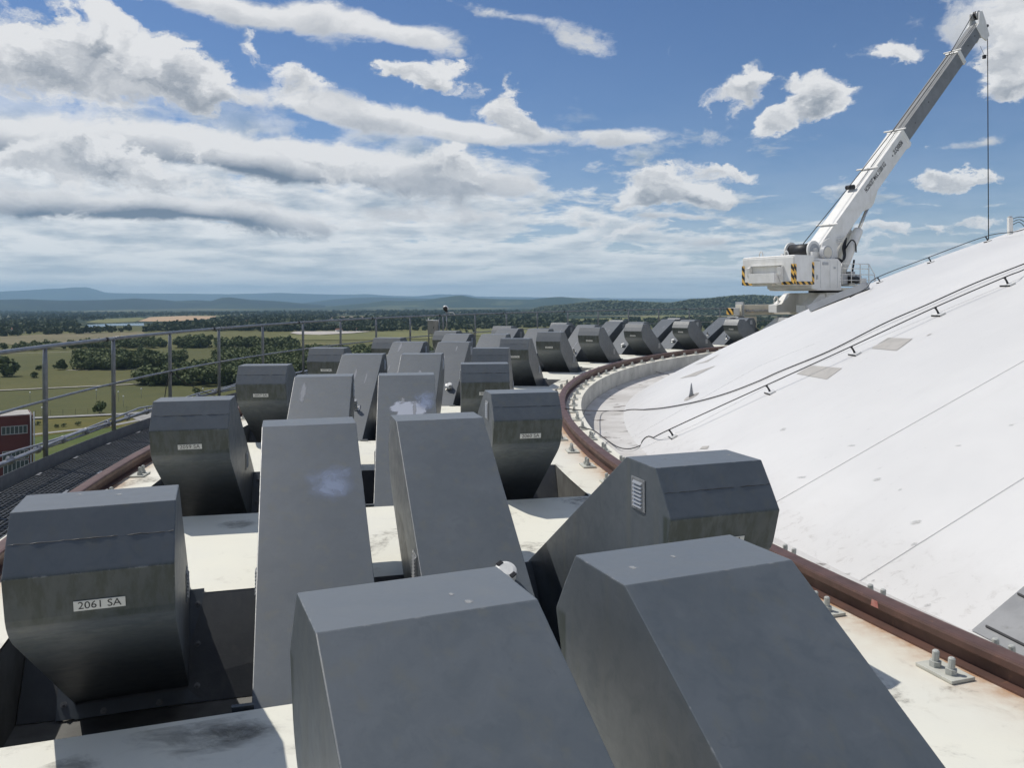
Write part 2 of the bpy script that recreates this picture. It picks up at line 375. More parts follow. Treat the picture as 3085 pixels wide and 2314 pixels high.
M['rail'] = worn('rusty_rail', (0.125, 0.066, 0.052), (0.085, 0.047, 0.038), 7.0, 0.5, 0.1, c3=(0.22, 0.115, 0.07), s3=18.0, t3=(0.6, 0.78))
M['galv'] = worn('galvanised_bolt', (0.46, 0.47, 0.44), (0.38, 0.39, 0.36), 25.0, 0.6, 0.0)
M['darkbolt'] = worn('stained_bolt', (0.20, 0.20, 0.20), (0.12, 0.12, 0.12), 60.0, 0.45, 0.6, bstr=0)
M['clip'] = worn('painted_clip', (0.55, 0.55, 0.49), (0.46, 0.46, 0.41), 9.0, 0.7, c3=(0.30, 0.22, 0.15), s3=14.0)
M['handrail'] = worn('handrail_paint', (0.24, 0.255, 0.275), (0.19, 0.20, 0.22), 10.0, 0.38, 0.35)
M['grate'] = worn('grating_steel', (0.11, 0.12, 0.135), (0.15, 0.16, 0.175), 8.0, 0.45, 0.3)
M['steel'] = worn('bright_steel', (0.62, 0.61, 0.58), (0.50, 0.49, 0.46), 20.0, 0.22, 1.0, bstr=0.05)
M['cable'] = new_mat('black_cable', (0.018, 0.018, 0.020), 0.55)[0]
M['rubber'] = new_mat('black_rubber', (0.016, 0.016, 0.018), 0.5)[0]
M['conduit'] = worn('zinc_conduit', (0.42, 0.43, 0.45), (0.30, 0.31, 0.33), 12.0, 0.4, 0.5)
M['label'] = worn('label_white', (0.66, 0.66, 0.63), (0.60, 0.60, 0.57), 12.0, 0.5, bstr=0)
M['ink'] = new_mat('label_ink', (0.025, 0.025, 0.028), 0.6)[0]
M['louvre'] = worn('louvre_aluminium', (0.36, 0.37, 0.38), (0.28, 0.29, 0.30), 20.0, 0.4, 0.5, bstr=0)
M['white'] = worn('white_enamel', (0.80, 0.79, 0.76), (0.72, 0.71, 0.67), 2.5, 0.38, streak=(7.0, 0.25, (0.55, 0.51, 0.44)), bstr=0.05)
M['cream'] = worn('cream_enamel', (0.66, 0.62, 0.53), (0.58, 0.55, 0.47), 2.5, 0.45, streak=(7.0, 0.3, (0.44, 0.38, 0.30)), bstr=0.05)
M['lgrey'] = worn('light_grey_enamel', (0.44, 0.45, 0.46), (0.38, 0.39, 0.40), 3.0, 0.45, bstr=0.05)
M['boomgrey'] = worn('boom_grey', (0.21, 0.22, 0.225), (0.17, 0.178, 0.182), 2.5, 0.45, bstr=0.05)
M['patch'] = worn('grey_patch', (0.44, 0.42, 0.39), (0.38, 0.365, 0.34), 6.0, 0.7)
M['sheet'] = worn('grey_sheet', (0.20, 0.205, 0.21), (0.27, 0.275, 0.28), 3.0, 0.5, 0.2, c3=(0.13, 0.13, 0.125), s3=3.0)
M['cap'] = worn('white_cap', (0.74, 0.74, 0.72), (0.66, 0.66, 0.64), 20.0, 0.35, bstr=0)
M['seam'] = new_mat('seam_dark', (0.34, 0.34, 0.34), 0.8)[0]
M['beige'] = worn('beige_cabinet', (0.33, 0.31, 0.27), (0.28, 0.265, 0.23), 8.0, 0.5, bstr=0)
def m_hazard():
    m, nt, b = new_mat('hazard_stripes', (0.8, 0.5, 0.05), 0.5)
    p = coords(nt, 'Object'); sx = nt.nodes.new('ShaderNodeSeparateXYZ'); nt.links.new(p.k, sx.inputs[0])
    a = S(nt, sx.outputs[0]) + S(nt, sx.outputs[1]) * -1.0 + S(nt, sx.outputs[2]) * 1.0
    f = (a * (1 / 0.30))._m('FRACT')._m('GREATER_THAN', 0.5)
    c = mixc(nt, f, (0.78, 0.46, 0.09), (0.02, 0.02, 0.022)); nt.links.new(c.k, b.inputs['Base Color']); return m
M['hazard'] = m_hazard()
def m_smear(name, colr, sc, lo, hi, amount):
    m, nt, b = new_mat(name, colr, 0.7); p = coords(nt, 'Generated')
    g = vmath(nt, 'SUBTRACT', p, (0.5, 0.5, 0.5)); gg = vmath(nt, 'MULTIPLY', g, (2.0, 2.0, 0.0))
    r = vmath(nt, 'DOT_PRODUCT', gg, gg)
    n = noise(nt, p, sc, 8, 0.65, 0.8)
    a = (n + (1.0 - r) * 0.55).step(lo, hi) * amount
    nt.links.new(a.k, b.inputs['Alpha']); return m
M['smear'] = m_smear('pale_paint_smear', (0.40, 0.43, 0.50), 3.0, 0.72, 0.82, 0.9)
M['haze_spot'] = m_smear('blue_paint_mist', (0.26, 0.32, 0.46), 2.5, 0.55, 1.25, 0.75)
M['mould'] = m_smear('dark_mould', (0.07, 0.068, 0.058), 5.0, 0.66, 1.25, 0.45)
M['dome_scuff'] = m_smear('grey_scuff', (0.30, 0.295, 0.28), 6.0, 0.74, 1.15, 0.40)
M['dropping'] = m_smear('white_splash', (0.36, 0.37, 0.37), 2.5, 0.66, 0.95, 0.7)
M['scuff'] = m_smear('pale_scuff', (0.26, 0.275, 0.30), 5.0, 0.62, 0.95, 0.8)
# ================================================================== reactor building: ring deck with anchor pits, parapet, dome
bld = empty('reactor_building', (CX, CY, -56.0), label='round concrete building top with cream ring deck and white shallow dome', cat='building')
def child(name, bm, mat, parent=bld, smooth=False, **kw):
    """mesh in world coordinates parented to an unrotated empty"""
    o = mesh_obj(name, bm, mat, parent, smooth, **kw)
    o.matrix_parent_inverse = parent.matrix_world.inverted() if False else Matrix.Translation(-Vector(parent.location))
    return o
R0, R1, R2, R3 = 21.40, 22.15, 25.80, 26.42
TF, TN, SL = 195.05, 198.50, 0.70
def build_deck():
    bm = bm_new(); cache = {}
    def v(r, th, z):
        key = (round(r, 3), round(th % 360, 3), round(z, 3))
        if key not in cache: cache[key] = bm.verts.new(pol(r, th, z))
        return cache[key]
    mats = []
    def quad(a, b, c, d, mi):
        f = bm.faces.new((a, b, c, d)); f.material_index = mi
    for k in range(48):
        o = 7.5 * k
        slab = [TN + o + 4.05 * i / 4 for i in range(5)]           # 198.5 .. 202.55
        pit = [TF + o, TF + SL + o, (TF + TN) / 2 + o, TN - SL + o, TN + o]
        angs = pit + slab[1:]
        for a, b in zip(angs, angs[1:]):
            quad(v(R0, a, DECK), v(R1, a, DECK), v(R1, b, DECK), v(R0, b, DECK), 0)
            quad(v(R2, a, DECK), v(R3, a, DECK), v(R3, b, DECK), v(R2, b, DECK), 0)
            quad(v(R3, a, DECK), v(R3, a, -0.75), v(R3, b, -0.75), v(R3, b, DECK), 1)
            quad(v(R0, a, -0.44), v(R0, a, DECK), v(R0, b, DECK), v(R0, b, -0.44), 1)
        for a, b in zip(slab, slab[1:]):
            quad(v(R1, a, DECK), v(R2, a, DECK), v(R2, b, DECK), v(R1, b, DECK), 0)
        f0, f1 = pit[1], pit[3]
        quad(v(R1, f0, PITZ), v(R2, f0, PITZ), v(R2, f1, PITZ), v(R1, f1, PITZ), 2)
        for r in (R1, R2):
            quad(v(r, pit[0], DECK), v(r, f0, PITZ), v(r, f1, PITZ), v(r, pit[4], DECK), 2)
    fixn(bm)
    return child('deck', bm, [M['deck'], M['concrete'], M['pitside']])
build_deck()
for k in range(48):
    th = (TF + 7.5 * k) % 360
    if not (85 < th < 225): continue
    for (a, b) in ((TF, TF + SL), (TN, TN - SL)):
        bm = bm_new(); o = 7.5 * k; lift = 0.003
        q = [bm.verts.new(p) for p in (pol(R1 + .004, a + o, DECK - .002), pol(R2 - .004, a + o, DECK - .002), pol(R2 - .004, b + o, PITZ + .004), pol(R1 + .004, b + o, PITZ + .004))]
        bm.faces.new(q)
        r = bmesh.ops.extrude_face_region(bm, geom=list(bm.faces)); d = 0.05 * (1 if a < b else -1)
        for e in r['geom']:
            if isinstance(e, bmesh.types.BMVert):
                t = Vector((math.sin(R_(a + o)), -math.cos(R_(a + o)), 0)); e.co += t * d
        fixn(bm); child('bearing_wall', bm, M['pitwall'])
def build_dome():
    bm = bm_new(); NT, NR = 240, 64; rmax = 20.78; rows = []
    for j in range(NR + 1):
        r = rmax * (j / NR); z = DOME_Z + math.sqrt(DOME_R ** 2 - r * r)
        rows.append([bm.verts.new(pol(r, 360 * i / NT, z)) for i in range(NT)] if j else [bm.verts.new((CX, CY, z))])
    for i in range(NT):
        bm.faces.new((rows[0][0], rows[1][i], rows[1][(i + 1) % NT]))
        for j in range(1, NR): bm.faces.new((rows[j][i], rows[j + 1][i], rows[j + 1][(i + 1) % NT], rows[j][(i + 1) % NT]))
    fixn(bm); d = child('dome', bm, M['dome'], smooth=True)
    bm = bm_new(); pr = [(21.395, -0.435), (21.20, -0.455), (20.9, -0.445), (20.60, -0.42)]
    rings = [[bm.verts.new(pol(r, 360 * i / NT, z)) for i in range(NT)] for r, z in pr]
    for a, b in zip(rings, rings[1:]):
        for i in range(NT): bm.faces.new((a[i], a[(i + 1) % NT], b[(i + 1) % NT], b[i]))
    fixn(bm); child('gutter', bm, M['gutter'], smooth=True)
    bm = bm_new(); pr = [(26.40, -0.74), (24.6, -2.2), (24.0, -2.6), (24.0, -56.0)]
    rings = [[bm.verts.new(pol(r, 3 * i, z)) for i in range(120)] for r, z in pr]
    for a, b in zip(rings, rings[1:]):
        for i in range(120): bm.faces.new((a[i], a[(i + 1) % 120], b[(i + 1) % 120], b[i]))
    fixn(bm); child('outer_wall', bm, M['concrete'])
    return d
dome = build_dome()
# patches, sheets and seams lying on the dome
def dome_sheet(name, poly, mat, lift=0.004, thick=0.003, n=3):
    """polygon given by its corners on the dome surface; subdivided so it follows the curve"""
    bm = bm_new()
    a, b, c, d = [Vector(on_dome(*p)) for p in poly]
    C0 = Vector((CX, CY, DOME_Z)); g = []
    for i in range(n + 1):
        row = []
        for j in range(n + 1):
            u, v = i / n, j / n
            p = a.lerp(b, u).lerp(d.lerp(c, u), v)
            row.append(bm.verts.new(C0 + (p - C0).normalized() * (DOME_R + lift)))
        g.append(row)
    for i in range(n):
        for j in range(n): bm.faces.new((g[i][j], g[i + 1][j], g[i + 1][j + 1], g[i][j + 1]))
    fixn(bm); return child(name, bm, mat)
for poly in ([(1720, 808), (1752, 790), (1818, 796), (1785, 820)], [(1882, 753), (1918, 730), (1971, 732), (1936, 758)],
             [(1320, 912), (1324, 906), (1345, 905), (1341, 911)], [(1510, 971), (1516, 965), (1531, 964), (1526, 970)],
             [(1468, 818), (1505, 803), (1546, 790), (1502, 812)], [(1498, 789), (1530, 778), (1556, 764), (1528, 782)],
             [(2000, 726), (2008, 722), (2013, 721), (2005, 725)]):
    dome_sheet('patch', [G(*p) for p in poly], M['patch'])
def seam(pts, w=0.0016):
    bm = bm_new(); P = []
    for (x0, y0), (x1, y1) in zip(pts, pts[1:]):
        for i in range(12): P.append(on_dome(*G(x0 + (x1 - x0) * i / 12, y0 + (y1 - y0) * i / 12), 0.003))
    P.append(on_dome(*G(*pts[-1]), 0.003))
    add_tube(bm, P, w, 4); child('seam', bm, M['seam'])
seam([(1660, 1093), (1900, 955), (2212, 779)]); seam([(1850, 1258), (2030, 1145), (2212, 1031)])
seam([(1335, 990), (1500, 918), (1700, 812), (2212, 598)], 0.0010); seam([(1330, 965), (1640, 790), (1760, 742)], 0.0008)
for _ in range(14):
    px, py = random.uniform(2300, 3050), random.uniform(1250, 1850)
    if py < 1180 + (px - 2300) * .25 and random.random() < .5: continue
    w_, h_ = random.uniform(12, 60), random.uniform(5, 26)
    dome_sheet('scuff', [(px, py + h_), (px + w_, py + h_ * .5), (px + w_, py), (px, py + h_ * .4)], M['dome_scuff'], .0035)
for q in ([(300, 2225), (860, 2130), (900, 2230), (380, 2310)], [(560, 2200), (850, 2150), (860, 2200), (600, 2260)], [(60, 2330), (250, 2262), (330, 2290), (200, 2360)], [(640, 1575), (780, 1560), (780, 1590), (650, 1600)]):
    bm = bm_new(); P_ = []
    for px, py in q:
        d_ = ray(px, py); t_ = (DECK + .0016 - EYE) / d_.z; P_.append(Vector((0, 0, EYE)) + d_ * t_)
    bm.faces.new([bm.verts.new(p_) for p_ in P_]); fixn(bm); child('stain', bm, M['mould'])
# grey sheet-metal cladding low on the dome, overlapping sheets
sh = [((2096, 1364), (2215, 1264), (2360, 1330), (2240, 1440)), ((2240, 1441), (2361, 1331), (2500, 1400), (2380, 1510))]
for i, poly in enumerate(sh): dome_sheet('cladding_sheet', [G(*p) for p in poly], M['sheet'], 0.006 + 0.006 * i, n=4)
def sheet_lap(a, b):
    bm = bm_new(); add_tube(bm, [on_dome(*G(*a), 0.012), on_dome(*G(*b), 0.012)], 0.008, 5); child('sheet_lap', bm, M['rubber'])
sheet_lap((2127, 1353), (2225, 1402)); sheet_lap((2196, 1283), (2290, 1330))

# ================================================================== crane rails with clips
def rail(name, r, label):
    root = empty(name, (CX, CY, DECK), label=label, cat='rail')
    pf = [(-.062, 0), (.062, 0), (.062, .010), (.018, .018), (.014, .074), (.046, .080), (.050, .086), (.050, .113), (.045, .122), (.03, .125),
          (-.03, .125), (-.045, .122), (-.050, .113), (-.050, .086), (-.046, .080), (-.014, .074), (-.018, .018), (-.062, .010)]
    bm = bm_new(); N = 720
    rings = [[bm.verts.new(pol(r + u, 0.5 * i, w) - Vector((CX, CY, 0))) for u, w in pf] for i in range(N)]
    n = len(pf)
    for i in range(N):
        a, b = rings[i], rings[(i + 1) % N]
        for k in range(n): bm.faces.new((a[k], a[(k + 1) % n], b[(k + 1) % n], b[k]))
    fixn(bm); mesh_obj('rail_section', bm, M['rail'], root)
    return root
rail_in = rail('crane_rail', R_IN, 'rusty brown curved crane rail running round the foot of the white dome')
rail_out = rail('crane_rail', R_OUT, 'rusty brown curved crane rail beside the grated walkway and handrail')
bm = bm_new(); add_box(bm, (0, 0, 0.007), (.125, .20, .014), bevel=.002); me_clip = bpy.data.meshes.new('clip_plate'); bm.to_mesh(me_clip); bm.free(); me_clip.materials.append(M['clip'])
bm = bm_new()
bmesh.ops.create_cone(bm, cap_ends=True, segments=6, radius1=.0255, radius2=.0255, depth=.024, matrix=Matrix.Translation((0, 0, .026)))
bmesh.ops.create_cone(bm, cap_ends=True, segments=10, radius1=.0150, radius2=.0150, depth=.044, matrix=Matrix.Translation((0, 0, .058)))
bmesh.ops.create_cone(bm, cap_ends=True, segments=10, radius1=.0150, radius2=.010, depth=.005, matrix=Matrix.Translation((0, 0, .0825)))
me_bolt = bpy.data.meshes.new('bolt'); bm.to_mesh(me_bolt); bm.free(); me_bolt.materials.append(M['galv'])
def clips(root, r0, side, ths):
    for th in ths:
        p = pol(r0, th, 0.0) - Vector((CX, CY, 0))
        jit = random.uniform(-3, 3)
        c = link(bpy.data.objects.new('clip_plate', me_clip), root); c.location = p + Vector((0, 0, 0.002)); c.rotation_euler = (0, 0, R_(th + jit))
        for s in (-1, 1):
            b = link(bpy.data.objects.new('bolt', me_bolt), c); b.location = (0.012 * side * random.uniform(.6, 1.2), s * .042, 0); b.rotation_euler = (random.uniform(-.05, .05), random.uniform(-.05, .05), random.uniform(0, 1))
stp = 360 / 176
clips(rail_in, R_IN + .168, 1, [198.12 + stp * i for i in range(-40, 4)])
clips(rail_in, R_IN - .165, -1, [198.12 + stp * i for i in range(-40, 2)])
clips(rail_out, R_OUT - .168, -1, [187.35 + stp * i for i in range(-5, 8)])
# red survey marks sprayed on the rail web and deck
mk = worn('red_spray', (0.42, 0.13, 0.11), (0.50, 0.26, 0.22), 20.0, 0.7, bstr=0)
for th, ra, za, zb in ((198.75, R_IN + .0505, -.004, -.038),):
    bm = bm_new(); q = [pol(ra, th - .05, za), pol(ra, th + .05, za), pol(ra, th + .07, zb), pol(ra, th - .07, zb)]
    bm.faces.new([bm.verts.new(Vector(p) - Vector((CX, CY, DECK))) for p in q]); mesh_obj('survey_mark', bm, mk, rail_in)

# ================================================================== anchor covers
SLOPES = dict(A=R_(31.0), B=R_(29.5), C=R_(33.0), D=R_(33.0))
T_WALL = dict(A=R_(TH0['A'] - TF) * ROW['A'], D=R_(TH0['D'] - TF) * ROW['D'], B=.28 + R_(TN + 3.75 - TH0['B']) * ROW['B'], C=.28 + R_(TN + 3.75 - TH0['C']) * ROW['C'])
for _r in 'BC': T_WALL[_r] = .28 + R_(TN + 7.5 - TH0[_r]) * ROW[_r]
HTOP, LTOP = 0.882, 0.28
def cover_profile(sl):
    c, s = math.cos(sl), math.sin(sl)
    foot = Vector((LTOP + HTOP / math.tan(sl), 0.0))
    b0 = Vector((LTOP - s * .535, HTOP - c * .535))                       # a point on the underside line
    ext = Vector((c, -s)) * .24
    und = lambda t: b0.y - (t - b0.x) * s / c
    pts = [(LTOP, HTOP), (0, HTOP), (-.068, .786), (-.134, .685)]
    P0, P1, P2 = Vector((-.094, .555)), Vector((-.075, und(-.075))), Vector((.05, und(.05)))
    for i in range(7):
        t = i / 6; pts.append(tuple(P0 * (1 - t) ** 2 + P1 * 2 * t * (1 - t) + P2 * t * t))
    pts += [tuple(foot - Vector((s, c)) * .535 + ext), tuple(foot + ext)]
    return pts
def make_shell(sl):
    bm = bm_new(); h = W_COV / 2
    add_prism(bm, cover_profile(sl), -h, h, lambda u, v, w: Vector((u, w, v))); fixn(bm)
    ed = [e for e in bm.edges if e.calc_face_angle(0) > 0.35]
    bmesh.ops.bevel(bm, geom=ed, offset=.004, segments=2, affect='EDGES', profile=0.6, material=1)
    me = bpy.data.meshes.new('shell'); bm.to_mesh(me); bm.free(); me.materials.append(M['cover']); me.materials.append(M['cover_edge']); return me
me_shell = {r: make_shell(SLOPES[r]) for r in 'ABCD'}
# weld bead across the bevelled nose
def bead_mesh():
    bm = bm_new(); h = W_COV / 2 - .006; pts = []
    for i in range(25):
        t = i / 24; pts.append((-.0683 + random.uniform(-.0012, .0012), -h + 2 * h * t, .7855 + random.uniform(-.002, .002)))
    add_tube(bm, pts, [random.uniform(.0010, .0020) for _ in pts], 5)
    me = bpy.data.meshes.new('weld_bead'); bm.to_mesh(me); bm.free(); me.materials.append(M['rubber']); return me
me_bead = bead_mesh()
cS, sS = math.cos(R_(33)), math.sin(R_(33))
def wall_pt(row, u, w, out=0.0):          # u down the bearing wall, w lateral, out along its normal
    return Vector((T_WALL[row], 0, 0)) + Vector((-sS, 0, -cS)) * u + Vector((-cS, 0, sS)) * out + Vector((0, w, 0))
def flange_mesh(row):
    bm = bm_new(); h = W_COV / 2
    for (u0, u1, w0, w1) in ((-.012, .56, h - .01, h + .075), (-.012, .56, -h - .075, -h + .01), (.50, .565, -h + .01, h - .01)):
        vs = [wall_pt(row, u, w, o) for o in (.004, .016) for u, w in ((u0, w0), (u1, w0), (u1, w1), (u0, w1))]
        V = [bm.verts.new(v) for v in vs]
        for f in ((0, 1, 2, 3), (7, 6, 5, 4), (0, 4, 5, 1), (1, 5, 6, 2), (2, 6, 7, 3), (3, 7, 4, 0)): bm.faces.new([V[i] for i in f])
    fixn(bm); me = bpy.data.meshes.new('flange'); bm.to_mesh(me); bm.free(); me.materials.append(M['cover']); return me
me_flange = {r: flange_mesh(r) for r in 'ABCD'}
ROTW = Matrix(((0, -sS, -cS), (1, 0, 0), (0, -cS, sS))).to_4x4()    # local z -> wall normal
def nut_mesh():
    bm = bm_new()
    bmesh.ops.create_cone(bm, cap_ends=True, segments=12, radius1=.016, radius2=.016, depth=.004, matrix=Matrix.Translation((0, 0, .002)))
    bmesh.ops.create_cone(bm, cap_ends=True, segments=6, radius1=.0115, radius2=.0115, depth=.010, matrix=Matrix.Translation((0, 0, .010)))
    bmesh.ops.create_cone(bm, cap_ends=True, segments=8, radius1=.006, radius2=.006, depth=.010, matrix=Matrix.Translation((0, 0, .020)))
    me = bpy.data.meshes.new('bolt'); bm.to_mesh(me); bm.free(); me.materials.append(M['darkbolt']); return me
me_nut = nut_mesh()
def vent_meshes():
    bm = bm_new(); add_box(bm, (0, 0, .002), (.13, .145, .004), bevel=.001)
    for sx in (-1, 1):
        for sy in (-1, 1): bmesh.ops.create_cone(bm, cap_ends=True, segments=6, radius1=.004, radius2=.003, depth=.003, matrix=Matrix.Translation((sx * .055, sy * .063, .005)))
    a = bpy.data.meshes.new('louvre_plate'); bm.to_mesh(a); bm.free(); a.materials.append(M['louvre'])
    bm = bm_new()
    V = [bm.verts.new(p) for p in ((-.044, -.006, .004), (.044, -.006, .004), (.040, -.005, .013), (-.040, -.005, .013), (.044, .006, .004), (-.044, .006, .004))]
    for f in ((0, 1, 2, 3), (3, 2, 4, 5), (1, 4, 2), (0, 3, 5)): bm.faces.new([V[i] for i in f])
    fixn(bm); b = bpy.data.meshes.new('slat'); bm.to_mesh(b); bm.free(); b.materials.append(M['louvre'])
    return a, b
me_vent, me_slat = vent_meshes()
bm = bm_new(); add_box(bm, (0, 0, .0012), (.165, .039, .0024)); me_plate = bpy.data.meshes.new('label_plate'); bm.to_mesh(me_plate); bm.free(); me_plate.materials.append(M['label'])
def text_mesh(s, size, bold=False, align='CENTER'):
    cu = bpy.data.curves.new('t', 'FONT'); cu.body = s; cu.size = size; cu.align_x = align; cu.align_y = 'CENTER'; cu.resolution_u = 3
    if bold: cu.offset = size * 0.03
    o = bpy.data.objects.new('t', cu); col.objects.link(o)
    dg = bpy.context.evaluated_depsgraph_get(); me = bpy.data.meshes.new_from_object(o.evaluated_get(dg))
    bpy.data.objects.remove(o); bpy.data.curves.remove(cu)
    me.name = 'lettering'; me.materials.clear(); me.materials.append(M['ink']); return me
def valve_mesh():
    bm = bm_new(); add_box(bm, (0, 0, .003), (.105, .105, .006), bevel=.006)
    for r, z0, z1 in ((.030, .006, .035), (.022, .035, .075), (.028, .075, .085), (.020, .085, .10), (.027, .10, .118)):
        bmesh.ops.create_cone(bm, cap_ends=True, segments=14, radius1=r, radius2=r * .96, depth=z1 - z0, matrix=Matrix.Translation((0, 0, (z0 + z1) / 2)))
    me = bpy.data.meshes.new('valve'); bm.to_mesh(me); bm.free(); me.materials.append(M['steel']); return me
me_valve = valve_mesh()
def cap_meshes():
    bm = bm_new(); add_box(bm, (0, 0, .003), (.10, .10, .006), bevel=.006)
    bmesh.ops.create_cone(bm, cap_ends=True, segments=14, radius1=.03, radius2=.03, depth=.03, matrix=Matrix.Translation((0, 0, .02)))
    a = bpy.data.meshes.new('cap_base'); bm.to_mesh(a); bm.free(); a.materials.append(M['steel'])
    bm = bm_new()
    prof = [(.0, .082), (.035, .080), (.052, .074), (.058, .064), (.058, .034), (.0, .034)]
    rings = [[bm.verts.new((r * math.cos(k * math.pi / 12), r * math.sin(k * math.pi / 12), z)) for k in range(24)] for r, z in prof[1:-1]]
    for p, q in zip(rings, rings[1:]):
        for k in range(24): bm.faces.new((p[k], p[(k + 1) % 24], q[(k + 1) % 24], q[k]))
    bm.faces.new(rings[0]); bm.faces.new(rings[-1][::-1]); fixn(bm)
    b = bpy.data.meshes.new('cap_dome'); bm.to_mesh(b); bm.free(); b.materials.append(M['cap'])
    bm = bm_new()
    for s in (-1, 1): add_box(bm, (s * .046, 0, .078), (.022, .034, .008), bevel=.002)
    c = bpy.data.meshes.new('cap_slot'); bm.to_mesh(c); bm.free(); c.materials.append(M['rubber'])
    return a, b, c
me_cb, me_cd, me_cs = cap_meshes()
def obj_at(name, me, parent, mat4):
    o = bpy.data.objects.new(name, me); link(o, parent); o.matrix_basis = mat4; return o
FACE = Matrix.Translation((-.114, 0, .62)) @ Matrix(((0, -.294, -.956), (-1, 0, 0), (0, .956, -.294))).to_4x4()   # nose face: x right, y up, z out
ordn = ['first', 'second', 'third', 'fourth', 'fifth', 'sixth', 'seventh', 'eighth', 'ninth', 'tenth', 'eleventh', 'twelfth', 'thirteenth', 'fourteenth', 'fifteenth']
rown = dict(A='outer row beside the walkway', B='second row from the walkway', C='third row from the walkway', D='inner row beside the dome rail')
def slope_obj(name, me_or_size, root, t, lat, lift, mat=None, size=None, row='C'):
    """t measured from the top edge down the back slope (horizontal run)"""
    sl = SLOPES[row]; c, s_ = math.cos(sl), math.sin(sl)
    p = Vector((.28 + t, lat, .882 - t * math.tan(sl))); n = Vector((s_, 0, c))
    m4 = Matrix.Translation(p + n * lift) @ Matrix(((-c, 0, s_), (0, -1, 0), (s_, 0, c))).to_4x4()
    if size:
        bm = bm_new(); bmesh.ops.create_grid(bm, x_segments=1, y_segments=1, size=.5)
        for v in bm.verts: v.co = Vector((v.co.x * size[0], v.co.y * size[1], 0))
        me = bpy.data.meshes.new(name); bm.to_mesh(me); bm.free(); me.materials.append(mat)
    else: me = me_or_size
    return obj_at(name, me, root, m4)
CAPS = {1: 'cap', 4: 'cap', 7: 'valve', 8: 'cap', 9: 'cap', 10: 'valve'}
def cover(row, n):
    th = TH0[row] - 7.5 * n
    ut = Vector((math.sin(R_(th)), -math.cos(R_(th)), 0))
    p = pol(ROW[row], th, DECK)
    away = row in 'BC'
    if away: p = p + ut * .28
    rz = R_(th - 90) + (math.pi if away else 0) + random.uniform(-.008, .008)
    num = {'A': 2061 - 2 * n, 'D': 2062 - 2 * n}.get(row)
    if num: lab = 'charcoal anchor cover marked %d SA, %s along the %s' % (num, ordn[n], rown[row])
    else: lab = 'charcoal anchor cover with plain sloping back, %s along the %s' % (ordn[n], rown[row])
    root = empty('anchor_cover', p + Vector((random.uniform(-.006, .006), random.uniform(-.006, .006), 0)), rz, label=lab, cat='cover', group='charcoal tendon anchor covers round the ring')
    near = n <= 4
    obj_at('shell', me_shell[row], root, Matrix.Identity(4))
    if near: obj_at('weld_bead', me_bead, root, Matrix.Identity(4))
    fl = obj_at('flange', me_flange[row], root, Matrix.Identity(4))
    if n <= 2:
        h = W_COV / 2 + .042
        for w in (-h, h):
            for u in (.07, .28, .49): obj_at('bolt', me_nut, fl, Matrix.Translation(wall_pt(row, u, w, .016)) @ ROTW)
        for w in (-.13, .13): obj_at('bolt', me_nut, fl, Matrix.Translation(wall_pt(row, .545, w, .016)) @ ROTW)
    hw = W_COV / 2
    for side, (t, z) in ((1, (.157, .735)), (-1, (1.06, .235))):
        m4 = Matrix.Translation((t, side * (hw + .001), z)) @ Matrix(((side * -1, 0, 0), (0, 0, side), (0, 1, 0))).to_4x4()
        ve = obj_at('louvre_vent', me_vent, root, m4)
        if n <= 5:
            for i in range(7): obj_at('slat', me_slat, ve, Matrix.Translation((0, -.052 + .0173 * i, 0)))
    if n <= 3:
        for k_ in range(2):
            bm = bm_new(); bmesh.ops.create_grid(bm, x_segments=1, y_segments=1, size=.5)
            sz = random.uniform(.012, .032)
            for v in bm.verts: v.co = Vector((v.co.x * sz * random.uniform(.8, 1.6), v.co.y * sz, 0))
            me_ = bpy.data.meshes.new('splash'); bm.to_mesh(me_); bm.free(); me_.materials.append(M['dropping'])
            obj_at('splash', me_, root, Matrix.Translation((random.uniform(.04, .24), random.uniform(-.22, .22), .8826 + .0003 * k_)))
    if num:
        pl = obj_at('label_plate', me_plate, root, FACE @ Matrix.Translation((random.uniform(-.01, .03), -.062, .0015)) @ Matrix.Rotation(random.uniform(-.02, .02), 4, 'Z'))
        obj_at('lettering', text_mesh('%d SA' % num, .041), pl, Matrix.Translation((0, .0005, .0034)))
    if away:
        kind = CAPS.get(n, 'valve') if row == 'C' else 'valve'
        if not (row == 'B' and n in (0, 1, 2, 4)) and not (row == 'C' and n in (0, 2, 3)):
            lat = .14 if row == 'C' else .10
            if kind == 'valve': slope_obj('valve', me_valve, root, 1.03, lat, 0.001, row=row)
            else:
                cb = slope_obj('pressure_cap', me_cb, root, 1.03, lat, 0.001, row=row)
                obj_at('cap_dome', me_cd, cb, Matrix.Identity(4)); obj_at('cap_slot', me_cs, cb, Matrix.Rotation(.6, 4, 'Z'))
        if row == 'B' and n == 1: slope_obj('paint_smear', None, root, .44, .10, .0012, M['haze_spot'], (.34, .34), 'B')
        if row == 'C' and n == 2: slope_obj('paint_smear', None, root, .42, .03, .0012, M['smear'], (.34, .46)); slope_obj('paint_smear', None, root, .32, .17, .002, M['haze_spot'], (.35, .25))
        if n >= 2:
            for _ in range(2): slope_obj('scuff', None, root, random.uniform(.15, .8), random.uniform(-.18, .18), .001 + .0004 * _, M['scuff'], (random.uniform(.15, .5), random.uniform(.03, .08)), row)
    return root
for row in 'ABCD':
    for n in range(0, 14): cover(row, n)

